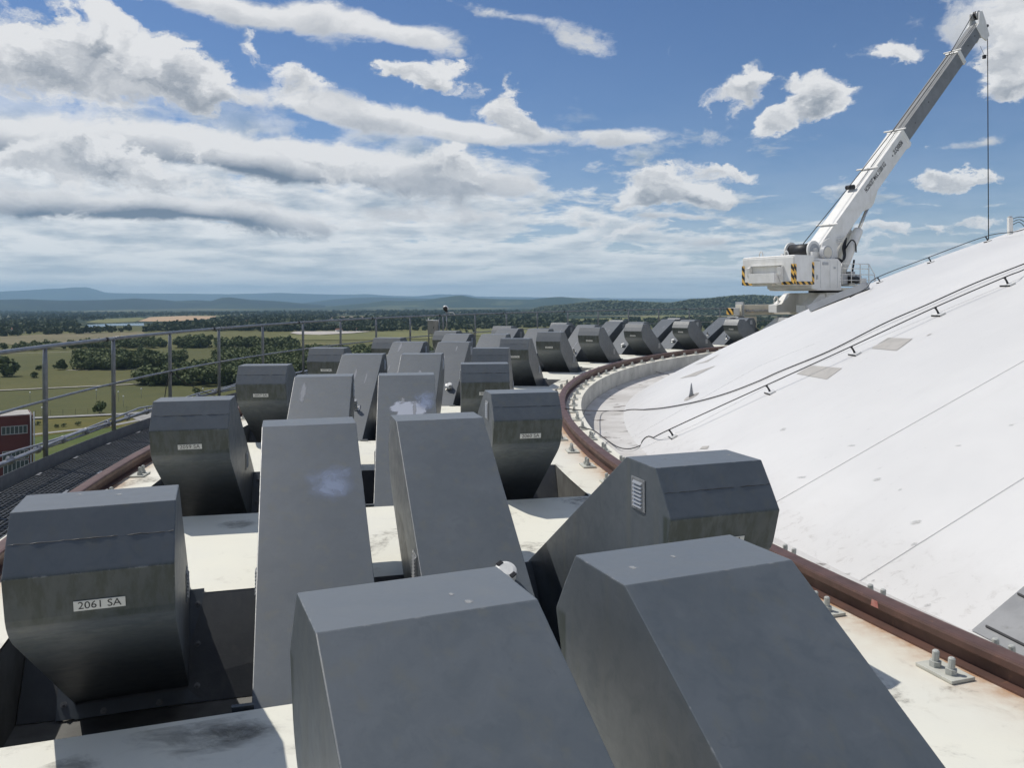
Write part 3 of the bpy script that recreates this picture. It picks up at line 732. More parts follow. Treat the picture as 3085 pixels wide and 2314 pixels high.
# ================================================================== walkway grating outside the outer rail
walk = empty('grated_walkway', pol(26.8, 186, -.17), label='dark steel grating walkway along the building edge under the handrail', cat='walkway')
def grate_mesh():
    bm = bm_new(); L, Wd = .835, .64
    def bar(c, s):
        g = bmesh.ops.create_cube(bm, size=1.0)['verts']
        for v in g: v.co = Vector((v.co.x * s[0] + c[0], v.co.y * s[1] + c[1], v.co.z * s[2] + c[2]))
    n = 16
    for i in range(n): bar((0, -Wd / 2 + .004 + (Wd - .008) * i / (n - 1), -.015), (L, .005 if 0 < i < n - 1 else .008, .03))
    for i in range(13): bar((-L / 2 + .003 + (L - .006) * i / 12, 0, -.009), (.004 if 0 < i < 12 else .006, Wd, .012))
    me = bpy.data.meshes.new('grating_panel'); bm.to_mesh(me); bm.free(); me.materials.append(M['grate']); return me
me_grate = grate_mesh()
def wchild(name, me, mat4):
    o = bpy.data.objects.new(name, me); link(o, walk); o.matrix_basis = Matrix.Translation(-Vector(walk.location)) @ mat4; return o
bmb = bm_new(); add_box(bmb, (0, 0, -.055), (.05, .84, .05)); me_brk = bpy.data.meshes.new('bracket'); bmb.to_mesh(bmb and me_brk); bmb.free(); me_brk.materials.append(M['handrail'])
bmc = bm_new(); add_box(bmc, (0, 0, .002), (.05, .03, .005)); add_box(bmc, (.07, .01, .002), (.04, .025, .005)); me_clipg = bpy.data.meshes.new('grating_clip'); bmc.to_mesh(me_clipg); bmc.free(); me_clipg.materials.append(M['conduit'])
for i in range(62):
    th = 212.65 - 1.8 * i
    wchild('grating_panel', me_grate, Matrix.Translation(pol(26.80, th, -.165 + random.uniform(-.002, .002))) @ Matrix.Rotation(R_(th - 90), 4, 'Z'))
    wchild('bracket', me_brk, Matrix.Translation(pol(26.80, th + .9, -.17)) @ Matrix.Rotation(R_(th + .9 - 90), 4, 'Z'))
    if 176 < th < 196:
        for r in (26.52, 27.07): wchild('grating_clip', me_clipg, Matrix.Translation(pol(r, th + .9, -.164)) @ Matrix.Rotation(R_(th - 90), 4, 'Z'))

# ================================================================== handrail
hr = empty('guard_rail', pol(R_HAND, 186, -.2), label='grey tubular steel guard railing with two rails and toe board round the roof edge', cat='railing')
def hchild(name, bm, mat, smooth=True):
    o = mesh_obj(name, bm, mat, hr, smooth); o.matrix_basis = Matrix.Translation(-Vector(hr.location)); return o
HT = 1.036
post_th = [182.05 + 3.6 * i for i in range(-24, 6)]
def arc(r, a, b, z, step=.6, wob=0.0):
    n = max(2, int(abs(b - a) / step)); return [pol(r, a + (b - a) * i / n, z + (random.uniform(-wob, wob))) for i in range(n + 1)]
def poly_arc(r, z, rad, nm, mat, n=10):
    for a, b in zip(post_th[::2], post_th[2::2]):
        bm = bm_new(); pts = []
        for t in (a, a + 3.6, b): pts += [pol(r, t, z)]
        pts = [pol(r, a + (b - a) * i / 6, z) for i in range(7)]
        add_tube(bm, pts, rad, n); hchild(nm, bm, mat)
poly_arc(R_HAND, HT, .0215, 'top_rail', M['handrail']); poly_arc(R_HAND - .018, .50, .0135, 'mid_rail', M['handrail'], 8)
for th in post_th:
    bm = bm_new(); p = pol(R_HAND, th)
    lean = pol(1, th) - pol(0, th)
    add_tube(bm, [p + Vector((0, 0, -.30)) , p + Vector((0, 0, .85)), p + Vector((0, 0, HT))], [.0245, .0245, .019], 12)
    hchild('post', bm, M['handrail'])
for a, b in zip(post_th, post_th[1:]):
    bm = bm_new(); n = 4
    for (r0, r1) in ((R_HAND - .034, R_HAND - .028),):
        vs = [[bm.verts.new(pol(r, a + (b - a) * i / n, z)) for r, z in ((r0, -.195), (r1, -.195), (r1, -.055), (r0, -.055))] for i in range(n + 1)]
        for p, q in zip(vs, vs[1:]):
            for k in range(4): bm.faces.new((p[k], p[(k + 1) % 4], q[(k + 1) % 4], q[k]))
        bm.faces.new(vs[0][::-1]); bm.faces.new(vs[-1])
    fixn(bm); hchild('toe_board', bm, M['handrail'], False)
for th in [post_th[0] + 7.2 * i + .35 for i in range(14)]:
    bm = bm_new(); add_tube(bm, [pol(R_HAND, th, HT), pol(R_HAND, th + .12, HT)], .0265, 10); hchild('coupler', bm, M['rubber'])
# conduit bundle tied along the foot of the railing
cb = empty('conduit_bundle', pol(27.24, 186, .0), label='zinc cable tray with bundled conduits running low along the guard railing', cat='conduit')
def cchild(name, bm, mat):
    o = mesh_obj(name, bm, mat, cb, True); o.matrix_basis = Matrix.Translation(-Vector(cb.location)); return o
for k, (dr, dz, rad) in enumerate(((.03, .03, .014), (.055, .055, .011), (.075, .02, .012), (.05, .0, .016))):
    bm = bm_new(); pts = []
    for i in range(140):
        th = 205 - .8 * i; ph = th * .9 + k * 1.7
        pts.append(pol(R_HAND + dr + .006 * math.sin(ph), th, dz + .010 * math.sin(ph * 1.3 + k) + (.03 * max(0, math.sin(th * .87 + 2)) ** 4 if k == 1 else 0)))
    add_tube(bm, pts, rad, 7); cchild('conduit', bm, M['conduit'])
for th in [205 - 1.2 * i for i in range(26)]:
    bm = bm_new(); add_tube(bm, [pol(R_HAND + .05, th, .02), pol(R_HAND + .05, th - .03, .02)], .044, 8); cchild('cable_tie', bm, M['conduit'])
# black cord knotted on the mid rail
cord = mesh_obj('tie_cord', (lambda bm: (add_tube(bm, [on_ring(515, R_HAND - .04) + Vector((0, 0, z)) + o for z, o in ((.49, Vector((0, -.02, 0))), (.30, Vector((-.05, -.05, 0))), (.02, Vector((-.10, -.03, 0))), (-.15, Vector((-.11, -.02, 0))))], .006, 6),
        add_tube(bm, [on_ring(515, R_HAND - .04) + Vector((0, -.02, .50)), on_ring(560, R_HAND - .12) + Vector((0, 0, .30)), on_ring(610, R_HAND - .12) + Vector((0, 0, .12)), on_ring(660, R_HAND - .06) + Vector((0, 0, -.06))], .006, 6), bm)[-1])(bm_new()), M['cable'], None, True,
        label='thin black cord tied round the middle rail of the railing', cat='cord')
# ================================================================== things on the dome
Z8 = lambda u, v: (1700 + u * .3617, 900 + v * .3617)
def on_plane(px, py, z):
    d = ray(px, py); t = (z - EYE) / d.z; return Vector((0, 0, EYE)) + d * t
def dome_frame(p):
    n = (p - Vector((CX, CY, DOME_Z))).normalized(); t = Vector((CX - p.x, CY - p.y, 0)).normalized(); t = (t - n * t.dot(n)).normalized()
    return Matrix((t, n.cross(t), n)).transposed().to_4x4()      # x up-slope, y sideways, z normal
bm = bm_new(); add_box(bm, (0, 0, .02), (.15, .30, .036), bevel=.008); me_sb = bpy.data.meshes.new('foot_block'); bm.to_mesh(me_sb); bm.free(); me_sb.materials.append(M['white'])
bm = bm_new(); add_box(bm, (-.080, 0, .016), (.018, .31, .030)); me_se = bpy.data.meshes.new('foot_edge'); bm.to_mesh(me_se); bm.free(); me_se.materials.append(M['rubber'])
bm = bm_new(); add_tube(bm, [(0, 0, .03), (0, 0, .10), (-.012, 0, .17)], [.024, .020, .020], 10); add_box(bm, (-.012, 0, .175), (.05, .05, .02), bevel=.004); me_sp = bpy.data.meshes.new('stem'); bm.to_mesh(me_sp); bm.free(); me_sp.materials.append(M['rubber'])
st_px = [(2027, 1316), (2320, 1183), (2576, 1067), (2829, 949), (3038, 859)]
st_tops = []
near_names = ['lowest on the dome', 'second up the dome', 'third up the dome', 'fourth up the dome', 'fifth up the dome']
for (px, py), nm in zip(st_px, near_names):
    p = on_dome(px, py); m4 = Matrix.Translation(p) @ dome_frame(p) @ Matrix.Scale(.56, 4)
    root = empty('rope_stanchion', label='black rope stanchion on white foot block, %s slope facing the covers' % nm, cat='stanchion', group='black rope stanchions on the dome'); root.matrix_world = m4; root.matrix_basis = m4
    for n_, me in (('foot_block', me_sb), ('foot_edge', me_se), ('stem', me_sp)): link(bpy.data.objects.new(n_, me), root)
    st_tops.append(m4 @ Vector((-.012, 0, .185)))
sky_px = [(2652, 848), (2806, 788), (2978, 725)]; sky_tops = []
for (px, py), nm in zip(sky_px, ('nearest the crane', 'midway along the dome crest', 'below the hanging crane rope')):
    p = on_dome(px, py + 3); m4 = Matrix.Translation(p) @ dome_frame(p) @ Matrix.Scale(.55, 4)
    root = empty('rope_stanchion', label='black rope stanchion on the dome crest, %s' % nm, cat='stanchion', group='black rope stanchions on the dome'); root.matrix_basis = m4
    for n_, me in (('foot_block', me_sb), ('foot_edge', me_se), ('stem', me_sp)): link(bpy.data.objects.new(n_, me), root)
    sky_tops.append(m4 @ Vector((-.012, 0, .185)))
def catmull(P, n=8):
    out = []
    for i in range(len(P) - 1):
        a, b, c, d = P[max(i - 1, 0)], P[i], P[i + 1], P[min(i + 2, len(P) - 1)]
        for k in range(n):
            t = k / n; out.append(0.5 * ((2 * b) + (c - a) * t + (2 * a - 5 * b + 4 * c - d) * t * t + (3 * b - a - 3 * c + d) * t ** 3))
    return out + [P[-1]]
def rope(name, P, rad, label, mat=None, cat='rope', parent=None):
    bm = bm_new(); Q = catmull([Vector(p) for p in P]); c0 = Vector((CX, CY, DOME_Z))
    for i, q in enumerate(Q):
        if (q - c0).length < DOME_R + rad * .8 and math.hypot(q.x - CX, q.y - CY) < 20.7: Q[i] = c0 + (q - c0).normalized() * (DOME_R + rad * .8)
    add_tube(bm, Q, rad, 6)
    return mesh_obj(name, bm, mat or M['cable'], parent, True, label=label, cat=cat)
def surf(px, py, lift):
    p = on_dome(px, py, lift)
    return p if math.hypot(p.x - CX, p.y - CY) < 20.62 else on_plane(px, py, -.425 + lift)
low = [on_plane(*Z8(120, 1070), .01), on_plane(*Z8(240, 1100), -.10), surf(*Z8(335, 1168), .012), surf(*Z8(450, 1240), .012), surf(*Z8(570, 1245), .012), surf(*Z8(700, 1182), .03)]
hi = [on_dome(3085 + 40 * i, 812 - 20 * i, .06) for i in (0, 3)]
rope('safety_rope', low + st_tops + hi, .007, 'black rope strung over the stanchions up the white dome')
p2 = [on_plane(*Z8(0, 915), .012), on_plane(*Z8(140, 930), -.05), surf(*Z8(300, 936), .012), surf(*Z8(500, 933), .012), surf(*Z8(680, 922), .012)] + [surf(*Z8(u, v), .012) for u, v in ((850, 905), (1100, 857), (1350, 787), (1600, 692), (1800, 602), (2212, 432))] + [on_dome(2666, 973, .03), on_dome(2792, 918, .03), on_dome(2937, 853, .03), on_dome(3085, 795, .03), on_dome(3200, 750, .03)]
rope('power_cable', p2, .008, 'loose black cable draped over the rail and up the white dome', cat='cable')
rope('crest_rope', [on_dome(2560, 896, .05), on_dome(2610, 868, .07)] + sky_tops + [on_dome(3066, 696, .08), on_dome(3150, 668, .08)], .007, 'thin black rope along the far crest of the white dome')
rope('edge_cable', [on_plane(*Z8(660, 515), -.05), on_plane(*Z8(740, 598), -.40), on_dome(*Z8(860, 612), .01)], .008, 'short black cable hanging down the concrete parapet into the gutter', cat='cable')
# lightning spike
p = on_dome(*Z8(1055, 818)); m4 = Matrix.Translation(p) @ dome_frame(p)
sp = empty('roof_spike', label='tapering grey spike on a round grey pad on the white dome', cat='spike'); sp.matrix_basis = m4
bm = bm_new(); bmesh.ops.create_cone(bm, cap_ends=True, segments=24, radius1=.12, radius2=.115, depth=.008, matrix=Matrix.Translation((0, 0, .004))); mesh_obj('pad', bm, M['patch'], sp)
inv = m4.inverted(); upv = (inv.to_3x3() @ Vector((0, 0, 1)))
bm = bm_new(); add_tube(bm, [upv * 0.0, upv * .05, upv * .11, upv * .16, upv * .20], [.042, .028, .018, .012, .006], 10); mesh_obj('cone', bm, M['louvre'], sp, True)
# grey duct lying over the dome shoulder in front of the crane
P = [on_dome(2440, 930, .06), on_dome(2520, 896, .07), on_dome(2614, 860, .07)]
du = empty('roof_duct', P[0], label='grey metal duct lying over the dome shoulder in front of the crane', cat='duct')
bm = bm_new()
for a, b in zip(P, P[1:]):
    d, x, y = frame_from(a, b); L = (b - a).length
    add_box(bm, (0, 0, L / 2), (.12, .12, L), Matrix.Translation(a) @ Matrix((x, y, d)).transposed().to_4x4())
o = mesh_obj('casing', bm, M['lgrey'], du); o.matrix_basis = Matrix.Translation(-P[0])
for q in (P[0].lerp(P[1], .5), P[1], P[1].lerp(P[2], .8)):
    bm = bm_new(); add_tube(bm, [q - Vector((0, 0, .3)), q], .03, 6)
    o = mesh_obj('support', bm, M['handrail'], du); o.matrix_basis = Matrix.Translation(-P[0])
# white post with cables on the crest
p = on_dome(3044, 706); pv = empty('vent_post', p, label='white post with black cables on the dome crest', cat='post'); pv.scale = (.36, .36, .45)
bm = bm_new(); add_box(bm, (0, 0, .28), (.19, .19, .72), bevel=.02); mesh_obj('post_body', bm, M['white'], pv)
bm = bm_new(); add_box(bm, (0, 0, .66), (.15, .15, .06), bevel=.02); mesh_obj('post_cap', bm, M['lgrey'], pv)
for k in range(3):
    bm = bm_new(); add_tube(bm, catmull([Vector((.08, 0, .58 - .12 * k)), Vector((.45, 0, .66 - .1 * k)), Vector((.9, .1, .62 - .2 * k)), Vector((1.4, .2, .5))]), .014, 6); mesh_obj('cable', bm, M['cable'], pv, True)

# ================================================================== crane
SC = Vector((12.17, 32.76, 0)); AH = R_(60)
Hh = Vector((math.sin(AH), math.cos(AH), 0)); Ll = Vector((-Hh.y, Hh.x, 0)); UP = Vector((0, 0, 1))
crane = empty('rail_crane', (SC.x, SC.y, 0), label='white telescopic crane with raised grey boom standing on the ring rails', cat='crane')
MH = Matrix.Translation(SC) @ Matrix((Hh, Ll, UP)).transposed().to_4x4()        # local: forward, left, up
def K(f, l, z): return MH @ Vector((f, l, z))
def pxp(px, py, l=0.0):                                    # picture bearing on the vertical plane at lateral offset l
    d = ray(px, py); o = Vector((0, 0, EYE)); q = SC + Ll * l
    t = (q - o).dot(Ll) / d.dot(Ll); return o + d * t
def cpart(name, bm, mat, parent=None, smooth=False):
    o = mesh_obj(name, bm, mat, parent or crane, smooth)
    if parent is None: o.matrix_basis = Matrix.Translation(-Vector(crane.location))
    return o
def cbox(name, c, s, mat, bevel=.02, parent=None, m=None):
    bm = bm_new(); add_box(bm, c, s, m or MH, bevel); fixn(bm); return cpart(name, bm, mat, parent)
# superstructure
bm = bm_new(); add_prism(bm, [(-3.27, 1.95), (-3.27, 2.93), (-3.20, 2.99), (-2.23, 2.99), (-2.23, 1.91), (-3.2, 1.91)], -1.24, 1.24, lambda u, v, w: K(u, w, v)); fixn(bm)
bmesh.ops.bevel(bm, geom=list(bm.edges), offset=.03, segments=2, affect='EDGES'); cw = cpart('counterweight', bm, M['white'])
def hz(c, s):
    bm = bm_new(); add_box(bm, (0, 0, 0), s); o = mesh_obj('hazard_stripe', bm, M['hazard'], cw); o.matrix_basis = MH @ Matrix.Translation(c)
for l in (1.185, -1.185): hz((-3.278, l, 2.30), (.012, .13, .72))
hz((-3.278, .92, 1.985), (.012, .40, .11)); hz((-3.278, -.90, 1.985), (.012, .44, .11))
hz((-3.21, -1.248, 2.30), (.12, .012, .72)); hz((-2.29, -1.248, 2.34), (.10, .012, .80)); hz((-2.72, -1.248, 1.985), (.86, .012, .11))
# tool box hung on the rear with its two chutes
bm = bm_new(); add_box(bm, (-3.42, .02, 2.17), (.28, 1.25, .36), MH, .01); fixn(bm); cpart('rear_box', bm, M['white'])
for l in (.78, -.70):
    bm = bm_new(); add_prism(bm, [(-3.28, 2.62), (-3.46, 2.55), (-3.42, 2.30), (-3.28, 2.02)], l - .07, l + .07, lambda u, v, w: K(u, w, v)); fixn(bm); cpart('rear_bracket', bm, M['white'])
cbox('rear_shelf', (-3.36, .03, 2.63), (.18, 1.5, .03), M['white'], .005)
cbox('rear_tray', (-3.36, .10, 1.94), (.16, .95, .10), M['cream'], .005)
for f, l in ((-3.0, .55), (-2.6, -.30)):
    bm = bm_new(); add_tube(bm, [K(f, l + .09 * math.cos(a), 2.99 + .16 * math.sin(a) * 1.2) for a in np.linspace(0, math.pi, 9)], .022, 6); cpart('lifting_eye', bm, M['white'], None, True)
bm = bm_new(); add_prism(bm, [(-2.23, 1.80), (-2.23, 2.88), (-.80, 2.90), (-.62, 2.75), (-.62, 1.72), (-1.9, 1.72)], -1.12, 1.0, lambda u, v, w: K(u, w, v)); fixn(bm)
bmesh.ops.bevel(bm, geom=[e for e in bm.edges if e.calc_face_angle(0) > .3], offset=.02, segments=2, affect='EDGES'); body = cpart('machine_house', bm, M['white'])
for f in (-1.75, -1.25, -.85): cbox('door_seam', (f, -1.122, 2.32), (.008, .008, 1.0), M['lgrey'], 0)
cbox('slew_platform', (-.45, 0, 1.775), (3.2, 2.1, .09), M['cream'], .01); cbox('front_deck', (.55, -.55, 1.92), (1.5, 1.15, .05), M['cream'], .005)
bm = bm_new(); bmesh.ops.create_cone(bm, cap_ends=True, segments=40, radius1=.72, radius2=.72, depth=.16, matrix=Matrix.Translation(SC + UP * 1.71)); cpart('slew_ring', bm, M['rubber'])
# winch
bm = bm_new(); add_tube(bm, [K(-1.35, -.42, 3.22), K(-1.35, .55, 3.22)], .27, 24); drum = cpart('winch_drum', bm, M['rubber'], None, True)
for l0, l1 in ((-.50, -.44), (.57, .63)):
    bm = bm_new(); add_tube(bm, [K(-1.35, l0, 3.22), K(-1.35, l1, 3.22)], .36, 28); cpart('drum_flange', bm, M['white'])
bm = bm_new(); add_tube(bm, [K(-1.35, -.515, 3.22), K(-1.35, -.50, 3.22)], .25, 24); cpart('drum_recess', bm, M['lgrey'])
bm = bm_new(); add_tube(bm, [K(-1.35, -.58, 3.22), K(-1.35, -.50, 3.22)], .10, 16); cpart('drum_hub', bm, M['white'])
bm = bm_new(); add_tube(bm, [K(-1.15, -.962, 3.12), K(-1.15, -.95, 3.12)], .21, 24); cpart('motor_cover', bm, M['cream'])
for k in range(7):
    bm = bm_new(); add_tube(bm, [K(-.72 + .02 * k, -1.128, 2.05 + .11 * k), K(-.66 + .02 * k, -1.128, 2.05 + .11 * k)], .012, 5); cpart('bolt', bm, M['lgrey'])
for (f_, l_, z_, s_) in ((-1.0, -1.135, 2.55, (.10, .02, .07)), (-1.5, -1.135, 2.70, (.30, .02, .10)), (-1.95, -1.135, 2.2, (.05, .03, .16)), (-2.0, -1.13, 2.8, (.35, .04, .03))): cbox('fitting', (f_, l_, z_), s_, M['lgrey'], .004)
bm = bm_new(); add_tube(bm, [K(-1.15, -.95, 3.12), K(-1.15, -.78, 3.12)], .26, 24); cpart('winch_motor', bm, M['lgrey'])
cbox('winch_frame', (-1.2, -.62, 3.02), (.9, .10, .28), M['white'], .01); cbox('winch_frame', (-1.2, .70, 3.02), (.9, .08, .28), M['white'], .01)
for k in range(5): cbox('fitting', (-1.9 + .13 * k, .5 + .12 * (k % 3), 3.0 + .05 * (k % 2)), (.14, .12, .16), M['white'], .02)
# boom pivot cheeks
for l in (-.36, .36):
    bm = bm_new(); add_prism(bm, [(-1.0, 2.85), (-.75, 3.55), (-.35, 3.75), (.05, 3.45), (.10, 2.85)], l - .03, l + .03, lambda u, v, w: K(u, w, v)); fixn(bm); cpart('boom_cheek', bm, M['white'])
# boom
S_, T_ = pxp(2474, 748), pxp(2945, 90); BD = (T_ - S_).normalized(); BN = (UP - BD * UP.dot(BD)).normalized()
def bframe(o): return Matrix.Translation(o) @ Matrix((BD, Ll, BN)).transposed().to_4x4()
MB = bframe(S_)
def along(px, py): return (pxp(px, py) - S_).dot(BD)
L1, L2, L3 = along(2713, 414), along(2886, 172), (T_ - S_).length
def boom(name, a, b, w, h, mat, dz=0.0):
    bm = bm_new(); add_box(bm, ((a + b) / 2, 0, dz), (b - a, w, h), MB, .02); fixn(bm); return cpart(name, bm, mat)
b1 = boom('boom_section', -.25, L1, .64, .74, M['white']); b2 = boom('boom_section', L1 - .1, L2, .52, .61, M['boomgrey'], .02); b3 = boom('boom_section', L2 - .1, L3, .44, .52, M['boomgrey'], .03)
boom('boom_collar', L1 - .16, L1 + .02, .68, .78, M['white']); boom('boom_collar', L2 - .20, L2 + .02, .59, .70, M['white'], .02)
bm = bm_new(); add_prism(bm, [(L1 - .5, -.33), (L1 + .02, -.33), (L1 + .02, -.46), (L1 - .12, -.48)], -.28, .28, lambda u, v, w: MB @ Vector((u, w, v))); fixn(bm); cpart('boom_lug', bm, M['white'])
for px, py in ((2507, 700), (2628, 530), (2712, 416), (2884, 175)):
    a = along(px, py); bm = bm_new(); add_box(bm, (a, .0, .42 if a <= L1 + .05 else .385), (.06, 1.0 if a <= L1 + .05 else .80, .04), MB); cpart('rope_guide', bm, M['white'])
# boom head with sheaves
bm = bm_new(); add_prism(bm, [(L3 - .25, -.24), (L3 - .25, .28), (L3 + .05, .30), (L3 + .42, .62), (L3 + .62, .52), (L3 + .52, .1), (L3 + .30, -.55), (L3 - .05, -.60)], -.24, -.19, lambda u, v, w: MB @ Vector((u, w, v)))
add_prism(bm, [(L3 - .25, -.24), (L3 - .25, .28), (L3 + .05, .30), (L3 + .42, .62), (L3 + .62, .52), (L3 + .52, .1), (L3 + .30, -.55), (L3 - .05, -.60)], .19, .24, lambda u, v, w: MB @ Vector((u, w, v)))
add_box(bm, (L3 - .05, 0, 0), (.42, .38, .46), MB); fixn(bm); head = cpart('boom_head', bm, M['white'])
for (u, v, r) in ((L3 + .48, .45, .19), (L3 + .34, -.02, .16), (L3 + .22, -.36, .16)):
    for w in (-.10, 0.0, .10):
        bm = bm_new(); add_tube(bm, [MB @ Vector((u, w - .025, v)), MB @ Vector((u, w + .025, v))], r, 18); o = cpart('sheave', bm, M['lgrey'] if w else M['rubber'], head); o.matrix_basis = Matrix.Translation(Vector(crane.location)) @ Matrix.Translation(-Vector(crane.location))
        o.parent = head; o.matrix_parent_inverse = Matrix.Identity(4)
cbox('head_lamp', (L3 + .62, -.12, -.25), (.12, .10, .10), M['rubber'], .01, None, MB)
# hoist rope: drum -> roller -> along the boom -> head -> down
def RP(a, h, l=.02): return MB @ Vector((a, l, h))
rol = along(2545, 600) if False else .9
bm = bm_new(); add_tube(bm, [RP(3.0, .50, -.10), RP(3.0, .50, .25)], .09, 14); cpart('rope_roller', bm, M['rubber'], None, True)
tipd = pxp(2979, 127)
drop = [Vector((tipd.x, tipd.y, z)) for z in (tipd.z + .25, 9.0, 6.0, 3.5)]
bm = bm_new(); add_tube(bm, [K(-1.35, .02, 3.49), RP(3.0, .60), RP(L1, .46), RP(L2, .42), RP(L3 + .3, .62), RP(L3 + .62, .55)], .016, 6); cpart('hoist_rope', bm, M['cable'], None, True)
bm = bm_new(); add_tube(bm, [RP(3.1, .42, -.12), RP(L1, .42, -.12), RP(L2, .37, -.10), RP(L3 + .1, .31, -.08)], .010, 5); cpart('sensor_cable', bm, M['cable'], None, True)
bm = bm_new(); add_tube(bm, drop, .020, 6); cpart('hanging_rope', bm, M['cable'], None, True)
bm = bm_new(); q = pxp(2969, 170); add_box(bm, q, (.13, .13, .16), None, .02); cpart('limit_weight', bm, M['rubber'])
bm = bm_new(); add_tube(bm, [q + Vector((0, 0, .08)), pxp(2957, 138)], .008, 5); add_tube(bm, [q + Vector((0, 0, .05)), Vector((tipd.x, tipd.y, q.z + .12))], .010, 5); cpart('limit_chain', bm, M['cable'])
for a, v in ((L1 + .9, .0), (L1 + 2.2, .06), (L2 + .7, .05), (L2 + 1.4, .06)):
    bm = bm_new(); add_tube(bm, [MB @ Vector((a, -.266 if a < L2 else -.226, v)), MB @ Vector((a, -.2, v))], .03, 8); cpart('pin_hole', bm, M['rubber'])
bm = bm_new(); add_tube(bm, [MB @ Vector((L1 - 1.25, -.325, .02)), MB @ Vector((L1 - 1.25, -.30, .02))], .035, 10); cpart('pin_hole', bm, M['rubber'])
# writing on the boom side
MT = lambda a, v: MB @ Matrix.Translation((a, -.3225, v)) @ Matrix.Rotation(math.pi / 2, 4, 'X')
a0, a1 = along(2598, 590), along(2655, 511)
def boom_text(s, a, v, length, height):
    me = text_mesh(s, height * 1.38, True); xs = [p.co.x for p in me.vertices]; k = length / (max(xs) - min(xs))
    for p in me.vertices: p.co.x *= k
    o = bpy.data.objects.new('lettering', me); link(o, crane); o.matrix_basis = Matrix.Translation(-Vector(crane.location)) @ MT(a, v)
boom_text('NOSNOST MAX. 21000 KG', (a0 + a1) / 2, .10, (a1 - a0) * 1.05, .20); boom_text('2UQ00E06', along(2710, 440) - .45, .04, .74, .20)
# luffing cylinders
for l in (-.30, .30):
    A, B = K(-.05 + .35, l, 2.35), MB @ Vector((along(2600, 600), l * .6, -.52)); d = (B - A); m = A + d * .62
    bm = bm_new(); add_tube(bm, [A, m - d * .02, m], [.19, .19, .17], 20); cy = cpart('luffing_cylinder', bm, M['white'], None, True)
    bm = bm_new(); add_tube(bm, [m - d * .02, B], .062, 14); cpart('piston_rod', bm, M['steel'], None, True)
ab = along(2600, 600)
for l in (-.22, .22):
    bm = bm_new(); add_prism(bm, [(ab - .65, -.39), (ab + .75, -.39), (ab + .14, -.64), (ab - .12, -.64)], l - .03, l + .03, lambda u, v, w: MB @ Vector((u, w, v))); fixn(bm); cpart('cylinder_bracket', bm, M['white'])
# hoses and pipes at the boom foot
for k in range(4):
    P = [K(-.25 + .05 * k, -.55, 2.95), K(-.05 + .04 * k, -.62, 2.78 + .03 * k), K(.15 + .03 * k, -.60, 3.0), K(.22 + .05 * k, -.50, 3.35), K(.42 + .04 * k, -.42, 3.6 + .05 * k)]
    bm = bm_new(); add_tube(bm, catmull(P), .026, 6); cpart('hose', bm, M['rubber'], None, True)
bm = bm_new(); add_tube(bm, catmull([K(.30, -.55, 3.3), K(.65, -.55, 3.65), K(.95, -.50, 3.55), K(1.02, -.48, 3.2)]), .028, 6); cpart('hose', bm, M['rubber'], None, True)
bm = bm_new(); add_tube(bm, catmull([K(.85, -.52, 2.9), K(.72, -.55, 2.5), K(.62, -.55, 2.15)]), .04, 6); cpart('hose', bm, M['rubber'], None, True)
for k in range(3):
    bm = bm_new(); add_tube(bm, [K(.05, -.40, 3.55 + .08 * k), K(.45, -.40, 3.62 + .08 * k), K(.55, -.42, 3.45)], .02, 6); cpart('pipe', bm, M['white'], None, True)
# machinery and guard rails on the front deck
for (f, l, z, s) in ((-.25, -.7, 2.15, (.4, .5, .4)), (.15, -.85, 2.10, (.3, .3, .3)), (.5, -.6, 2.2, (.25, .3, .5)), (.85, -.8, 2.08, (.35, .3, .22)), (1.0, -.45, 2.15, (.3, .35, .35)), (.25, -.45, 2.35, (.22, .22, .6))):
    cbox('pump_unit', (f, l, z), s, random.choice([M['cream'], M['lgrey'], M['white']]), .03)
bm = bm_new(); add_tube(bm, [K(-.05, -.95, 2.12), K(.45, -.95, 2.12)], .13, 16); cpart('pump_motor', bm, M['rubber'], None, True)
gp = [(-.55, -1.08), (-.05, -1.1), (.45, -1.1), (.95, -1.1), (1.28, -1.1), (1.28, -.3)]
for (f, l) in gp:
    bm = bm_new(); add_tube(bm, [K(f, l, 1.94), K(f, l, 2.72 if f < 1 else 2.35)], .017, 6); cpart('guard_post', bm, M['white'], None, True)
for z in (2.10, 2.32, 2.54, 2.72):
    bm = bm_new(); add_tube(bm, [K(f, l, z) for f, l in gp[:4]] + ([K(1.28, -1.1, min(z, 2.35))] if z < 2.4 else []), .015, 6); cpart('guard_bar', bm, M['white'], None, True)
bm = bm_new(); add_tube(bm, [K(.95, -1.1, 2.72), K(1.28, -1.1, 2.33), K(1.40, -1.1, 1.95)], .014, 6); cpart('guard_bar', bm, M['white'], None, True)
